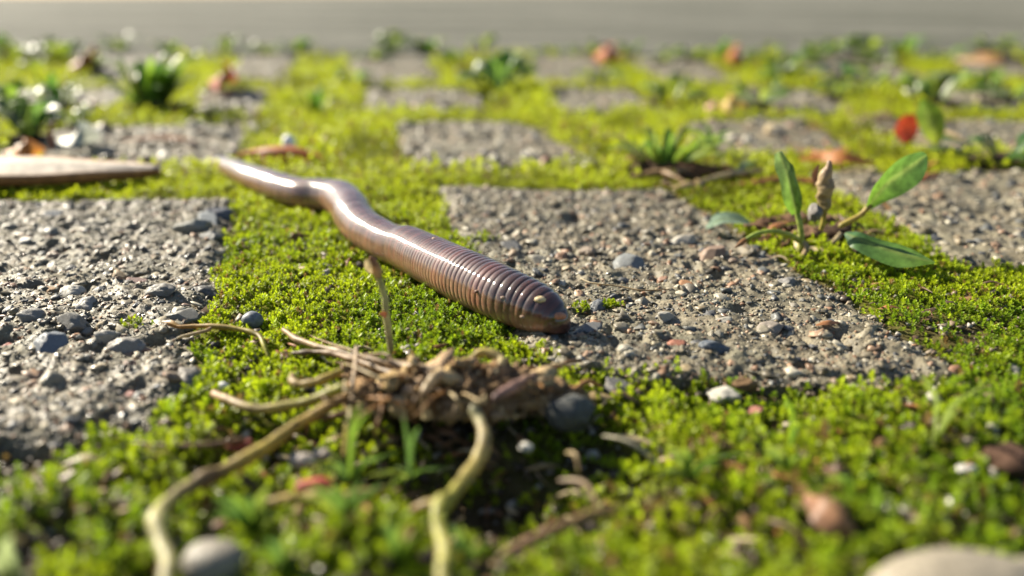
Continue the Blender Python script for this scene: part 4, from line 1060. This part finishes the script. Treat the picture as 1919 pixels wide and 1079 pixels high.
FARW = [  # place, kind, label
    (1350, 108, 1, "short grass beside the orange red leaf at the road edge"), (1420, 118, 0, "small weed between the orange red leaf and the mid green weed"), (1440, 104, 0, "tiny weed at the road edge behind the mid green weed"),
    (1480, 128, 1, "short grass between the mid green weed and the pale fresh weed"), (1560, 102, 0, "tiny weed at the road edge between pale fresh weed and wide green weed"), (1660, 122, 0, "small weed in front of the wide green weed"),
    (1690, 108, 1, "short grass next to the wide green weed at the road edge"), (1770, 120, 0, "small weed beside the wide orange tan leaf"), (1240, 118, 0, "small weed in front of the tiny road edge weed"),
    (1180, 104, 1, "short grass beside the reddish leaf at the road edge"), (1030, 100, 0, "tiny weed at the road edge between bushy weed and low flat weed"), (985, 120, 0, "small weed touching the bushy green weed"),
    (850, 118, 1, "short grass beside the bushy green weed"), (700, 112, 0, "small weed in front of the rounded dark weed"), (660, 158, 0, "small weed on moss between two grey far pavers"),
    (560, 98, 1, "short grass at the road edge between pointed weed and rounded weed"), (500, 102, 0, "tiny weed at the road edge beside the pointed yellow green weed"), (350, 120, 0, "small weed behind the dark red leaf"),
    (320, 100, 1, "short grass at the road edge behind the lush tuft"), (180, 130, 0, "small weed beside the red brown leaf"), (70, 140, 0, "small weed in front of the road edge weeds near the red brown leaf"),
    (10, 100, 1, "short grass beside the low pale weed at the road edge"), (1630, 170, 0, "small weed on moss beside the sprawling weed"), (1560, 180, 0, "small weed in front of the flat bluish weed"),
    (1850, 170, 1, "short grass on moss behind the sprawling weed's white stone"), (1890, 190, 0, "small weed on moss behind the long dark glossy leaves"), (1130, 150, 0, "small weed on moss between far pavers near the bushy weed"),
    (590, 215, 1, "short grass on moss behind the curled orange leaf"), (1420, 200, 0, "small weed beside the small yellow leaf"), (20, 215, 0, "small weed behind the dark leafy weed"),
    (110, 205, 1, "short grass between the dark leafy weed and the lush tuft"), (1260, 190, 0, "small weed behind the straggly grass tuft")]
for k, (a, b, kind, lab) in enumerate(FARW):
    f = 1 + (b - 95) / 110
    if kind == 0:
        weed((a, b), rw.uniform(20, 36) * f, int(rw.integers(8, 13)), rw.uniform(24, 42) * f, lab, WD, 900 + 20 * k, group="small weeds in the far joints")
    else:
        tuft("grass_tuft", (a, b), rw.uniform(22, 36) * f, 14, rw.uniform(24, 38) * f, lab, "grass", GR, 5, 900 + 20 * k, group="small grass tufts in the far joints")
Yt = at(1745, 300, 0)[1]
tl = thing("upright_leaf_plant", "single tall yellow green leaf standing beside the red leaf", "plant", at(1750, 300, 0))
put("leaf", blade(pY([(1757, 270, Yt), (1750, 245, Yt), (1738, 212, Yt + .1), (1728, 185, Yt + .1)]), [.05, .26, .30, .04], (1, -.3, 0), .45, 16, 7, .05, 44, (0.28, 0.33, 0.03), (0.13, 0.24, 0.03), .3), M_LEAF, tl)
put("stem", tube(pY([(1752, 303, Yt), (1757, 285, Yt), (1756, 262, Yt)]), [.05, .045, .04], 12, 8, .1, 6, 45, (0.25, 0.28, 0.06), None, .2), M_ROOT, tl)
tag(put("dry_stalk", tube(pY([(95, 282, 22.0), (97, 262, 22.0), (93, 240, 22.0), (104, 225, 22.0)]), [.06, .07, .06, .03], 16, 8, .2, 6, 46, (0.22, 0.07, 0.04), (0.2, 0.1, 0.06), .3), M_ROOT, None, at(95, 282, Y=22.0)), "short reddish brown stalk standing among the dark weed's leaves", "stalk")
# dry stalks round the straggly grass
for k, (a, b, c, d, lab) in enumerate([(1180, 330, 1340, 322, "long tan dry stem lying under the straggly grass tuft"), (1300, 345, 1440, 318, "pale dry stem lying beyond the paver towards the seedling"), (1215, 318, 1290, 345, "thick brown root crossing under the straggly grass tuft"), (1375, 325, 1420, 305, "pale green leaf sheath lying near the orange leaf")]):
    tag(put("dry_stalk", tube(pz([(a, b, .03), ((a + c) / 2, (b + d) / 2 - 6, .16), (c, d, .05)]), [.05, .07, .03], 20, 8, .25, 6, 50 + k, [TAN, CREAM, BRN, PG][k], [TAN, CREAM, TAN, PG][k], .4), M_ROOT, None, at(a, b, 0)), lab, "stem")
lumpobj("soil_clod", 1300, 328, 40, (0.10, 0.055, 0.032), "dark brown soil clod under the straggly grass tuft", "clod", mat=M_SOIL, amp=.5, scale=(1, .6, .4))
lumpobj("soil_clod", 1190, 305, 26, (0.16, 0.09, 0.05), "brown soil clod beside the straggly grass tuft", "clod", mat=M_SOIL, amp=.5, scale=(1, .6, .4))
lumpobj("pebble", 1870, 300, 14, (0.5, 0.47, 0.42), "pale pebble under the long dark glossy leaves", "pebble")

# grass sprouts in front of and beside the dead weed
def sprout(base, blades, label, cols, seed, wpx=7):
    b = at(*base, z=-0.12)
    k_ = np.linalg.norm(b - np.array([0, 0, CAM_H])) / F_PX
    t = thing("grass_sprout", label, "grass", b)
    rj = np.random.default_rng(seed + 60)
    if len(blades) > 2 and seed != 8:
        blades = blades + [(tx + rj.normal(0, 28), ty + rj.normal(4, 16)) for tx, ty in blades]
    for i, (tx, ty) in enumerate(blades):
        tip = at(tx, ty, Y=b[1] + ((i * 37) % 5 - 2) * .08)
        mid = (b + tip) / 2 + np.array([(b[0] - tip[0]) * .2, 0, np.linalg.norm(tip - b) * .12])
        c = np.array(cols[(i + seed) % len(cols)])
        w = wpx * k_ * 0.7 * rj.uniform(.7, 1.2)
        q = (mid + tip) / 2 + np.array([0, 0, np.linalg.norm(tip - b) * .04])
        put("blade", blade([b, mid, q, tip], [w * .7, w, w * .8, w * .15], (1, .35, 0), .4, 12, 5, 0, seed + i, c, c * 1.1, .2, .01), M_LEAF, t)
sprout((655, 905), [(692, 768), (590, 880), (620, 850), (720, 860)], "tall thin green grass sprout in front of the root ball", BLU, 1)
sprout((768, 895), [(784, 800), (700, 895), (850, 880), (735, 905)], "grass sprout with one pale blade tip below the root ball", BLU, 2)
sprout((650, 985), [(560, 930), (620, 905), (700, 925), (680, 900)], "dense blue green grass sprout beside the red brick fragment", BLU, 3, 9)
sprout((745, 1060), [(730, 980), (790, 1000), (700, 1010), (760, 975)], "green grass sprout between two yellow stems in the foreground", BLU, 4, 9)
sprout((480, 1000), [(430, 925), (470, 930), (520, 950), (400, 960), (500, 925)], "blue green grass sprout beside the pale rounded stone", BLU, 5, 10)
sprout((540, 1070), [(500, 1010), (560, 1000), (600, 1030), (470, 1030)], "low grass sprout between the pale stone and the thick stem", BLU, 6, 10)
sprout((875, 1060), [(860, 985), (905, 1020), (890, 1000)], "short grass sprout beside the forked stem", BLU, 7, 9)
sprout((1748, 838), [(1722, 704), (1800, 765), (1864, 714), (1790, 750)], "tall pale green forked sprout standing in moss by the paver corner", [(0.24, 0.31, 0.07), (0.26, 0.33, 0.08)], 8, 6)
sprout((1478, 850), [(1472, 745), (1500, 790)], "slender green sprout in moss in front of the pebbly paver", GR, 9, 6)
sprout((1290, 900), [(1250, 850), (1330, 855), (1370, 870), (1280, 840), (1220, 890)], "spreading green grass sprout in the mossy foreground", BLU, 10, 10)
sprout((1470, 895), [(1430, 835), (1500, 850), (1460, 840)], "dark green sprout beside the brown leaf scrap", BLU, 11, 10)
sprout((1590, 935), [(1570, 890), (1640, 900), (1650, 940)], "green sprout behind the crumpled brown leaf", BLU, 12, 9)
sprout((30, 1085), [(-20, 1040), (60, 1070), (10, 1030)], "pale green blade sprout at the mossy corner", [(0.3, 0.36, 0.16)], 13, 12)
sprout((1330, 300), [(1318, 226), (1345, 250), (1300, 240)], "bluish grass sprout beside the straggly tuft", BLU, 14, 7)

# ------------------------------------------------------------------ plant litter: scraps of dead leaf, stem and root on the soil and moss
r = np.random.default_rng(404)
Vs, Fs, Cs, off = [], [], [], 0
LIT = [(0.24, 0.14, 0.06), (0.16, 0.085, 0.04), (0.36, 0.26, 0.13), (0.30, 0.13, 0.05), (0.11, 0.07, 0.04), (0.42, 0.34, 0.20)]
SPOT = [(860, 790, 180, 60, 90), (620, 830, 160, 70, 80), (560, 960, 160, 70, 70), (1000, 950, 200, 90, 70), (1350, 900, 260, 90, 60), (1540, 432, 100, 26, 150), (1280, 325, 110, 18, 60), (600, 665, 90, 25, 45),
        (1100, 730, 100, 20, 40), (300, 210, 80, 14, 25), (950, 165, 80, 12, 20), (1650, 240, 200, 40, 40), (160, 900, 150, 80, 40), (1700, 850, 200, 80, 40), (1500, 300, 200, 25, 40), (650, 400, 200, 120, 20), (1700, 600, 150, 90, 26)]
for (cx_, cy_, sx_, sy_, n_) in SPOT:
    for i in range(n_):
        p = at(cx_ + r.normal(0, sx_ * .6), max(cy_ + r.normal(0, sy_ * .6), 95), 0.0)
        sd1 = float(paver_sd(np.array([p[0]]), np.array([p[1]]))[0])
        if sd1 < -0.02 and p[1] < 13.5:
            continue
        p[2] = (0.06 if sd1 < 0 else float(soil_z(np.array([p[0]]), np.array([p[1]]))[0]) + r.uniform(0.05, 0.13))
        L = (0.10 + 0.012 * max(p[1] - 8, 0)) * math.exp(r.normal(0, .45)); a = r.uniform(0, 6.28)
        d = np.array([math.cos(a), math.sin(a), r.normal(0, .25)]); e = np.array([-math.sin(a), math.cos(a), r.normal(0, .3)])
        P = [p - d * L, p + e * L * r.normal(0, .25) + np.array([0, 0, L * r.uniform(.1, .5)]), p + d * L]
        c = np.array(LIT[r.integers(0, len(LIT))])
        if i % 2:
            v, f, cc = blade(P, [L * .1, L * r.uniform(.2, .55), L * .08], e, .5, 6, 4, .3, i, c, c * 1.2, 0)
        else:
            w = L * r.uniform(.06, .14)
            v, f, cc = tube(P, [w, w, w * .6], 8, 5, .3, 8, i, c, c * 1.2, .3)
        Vs.append(v); Fs.append(f + off); Cs.append(cc); off += len(v)
lit = link("plant_litter", mesh_np("plant_litter", np.vstack(Vs), np.vstack(Fs), np.vstack(Cs), True, M_DRY))
lit["kind"] = "stuff"; lit["label"] = "scattered scraps of dead leaves and roots on moss and soil"; lit["category"] = "litter"
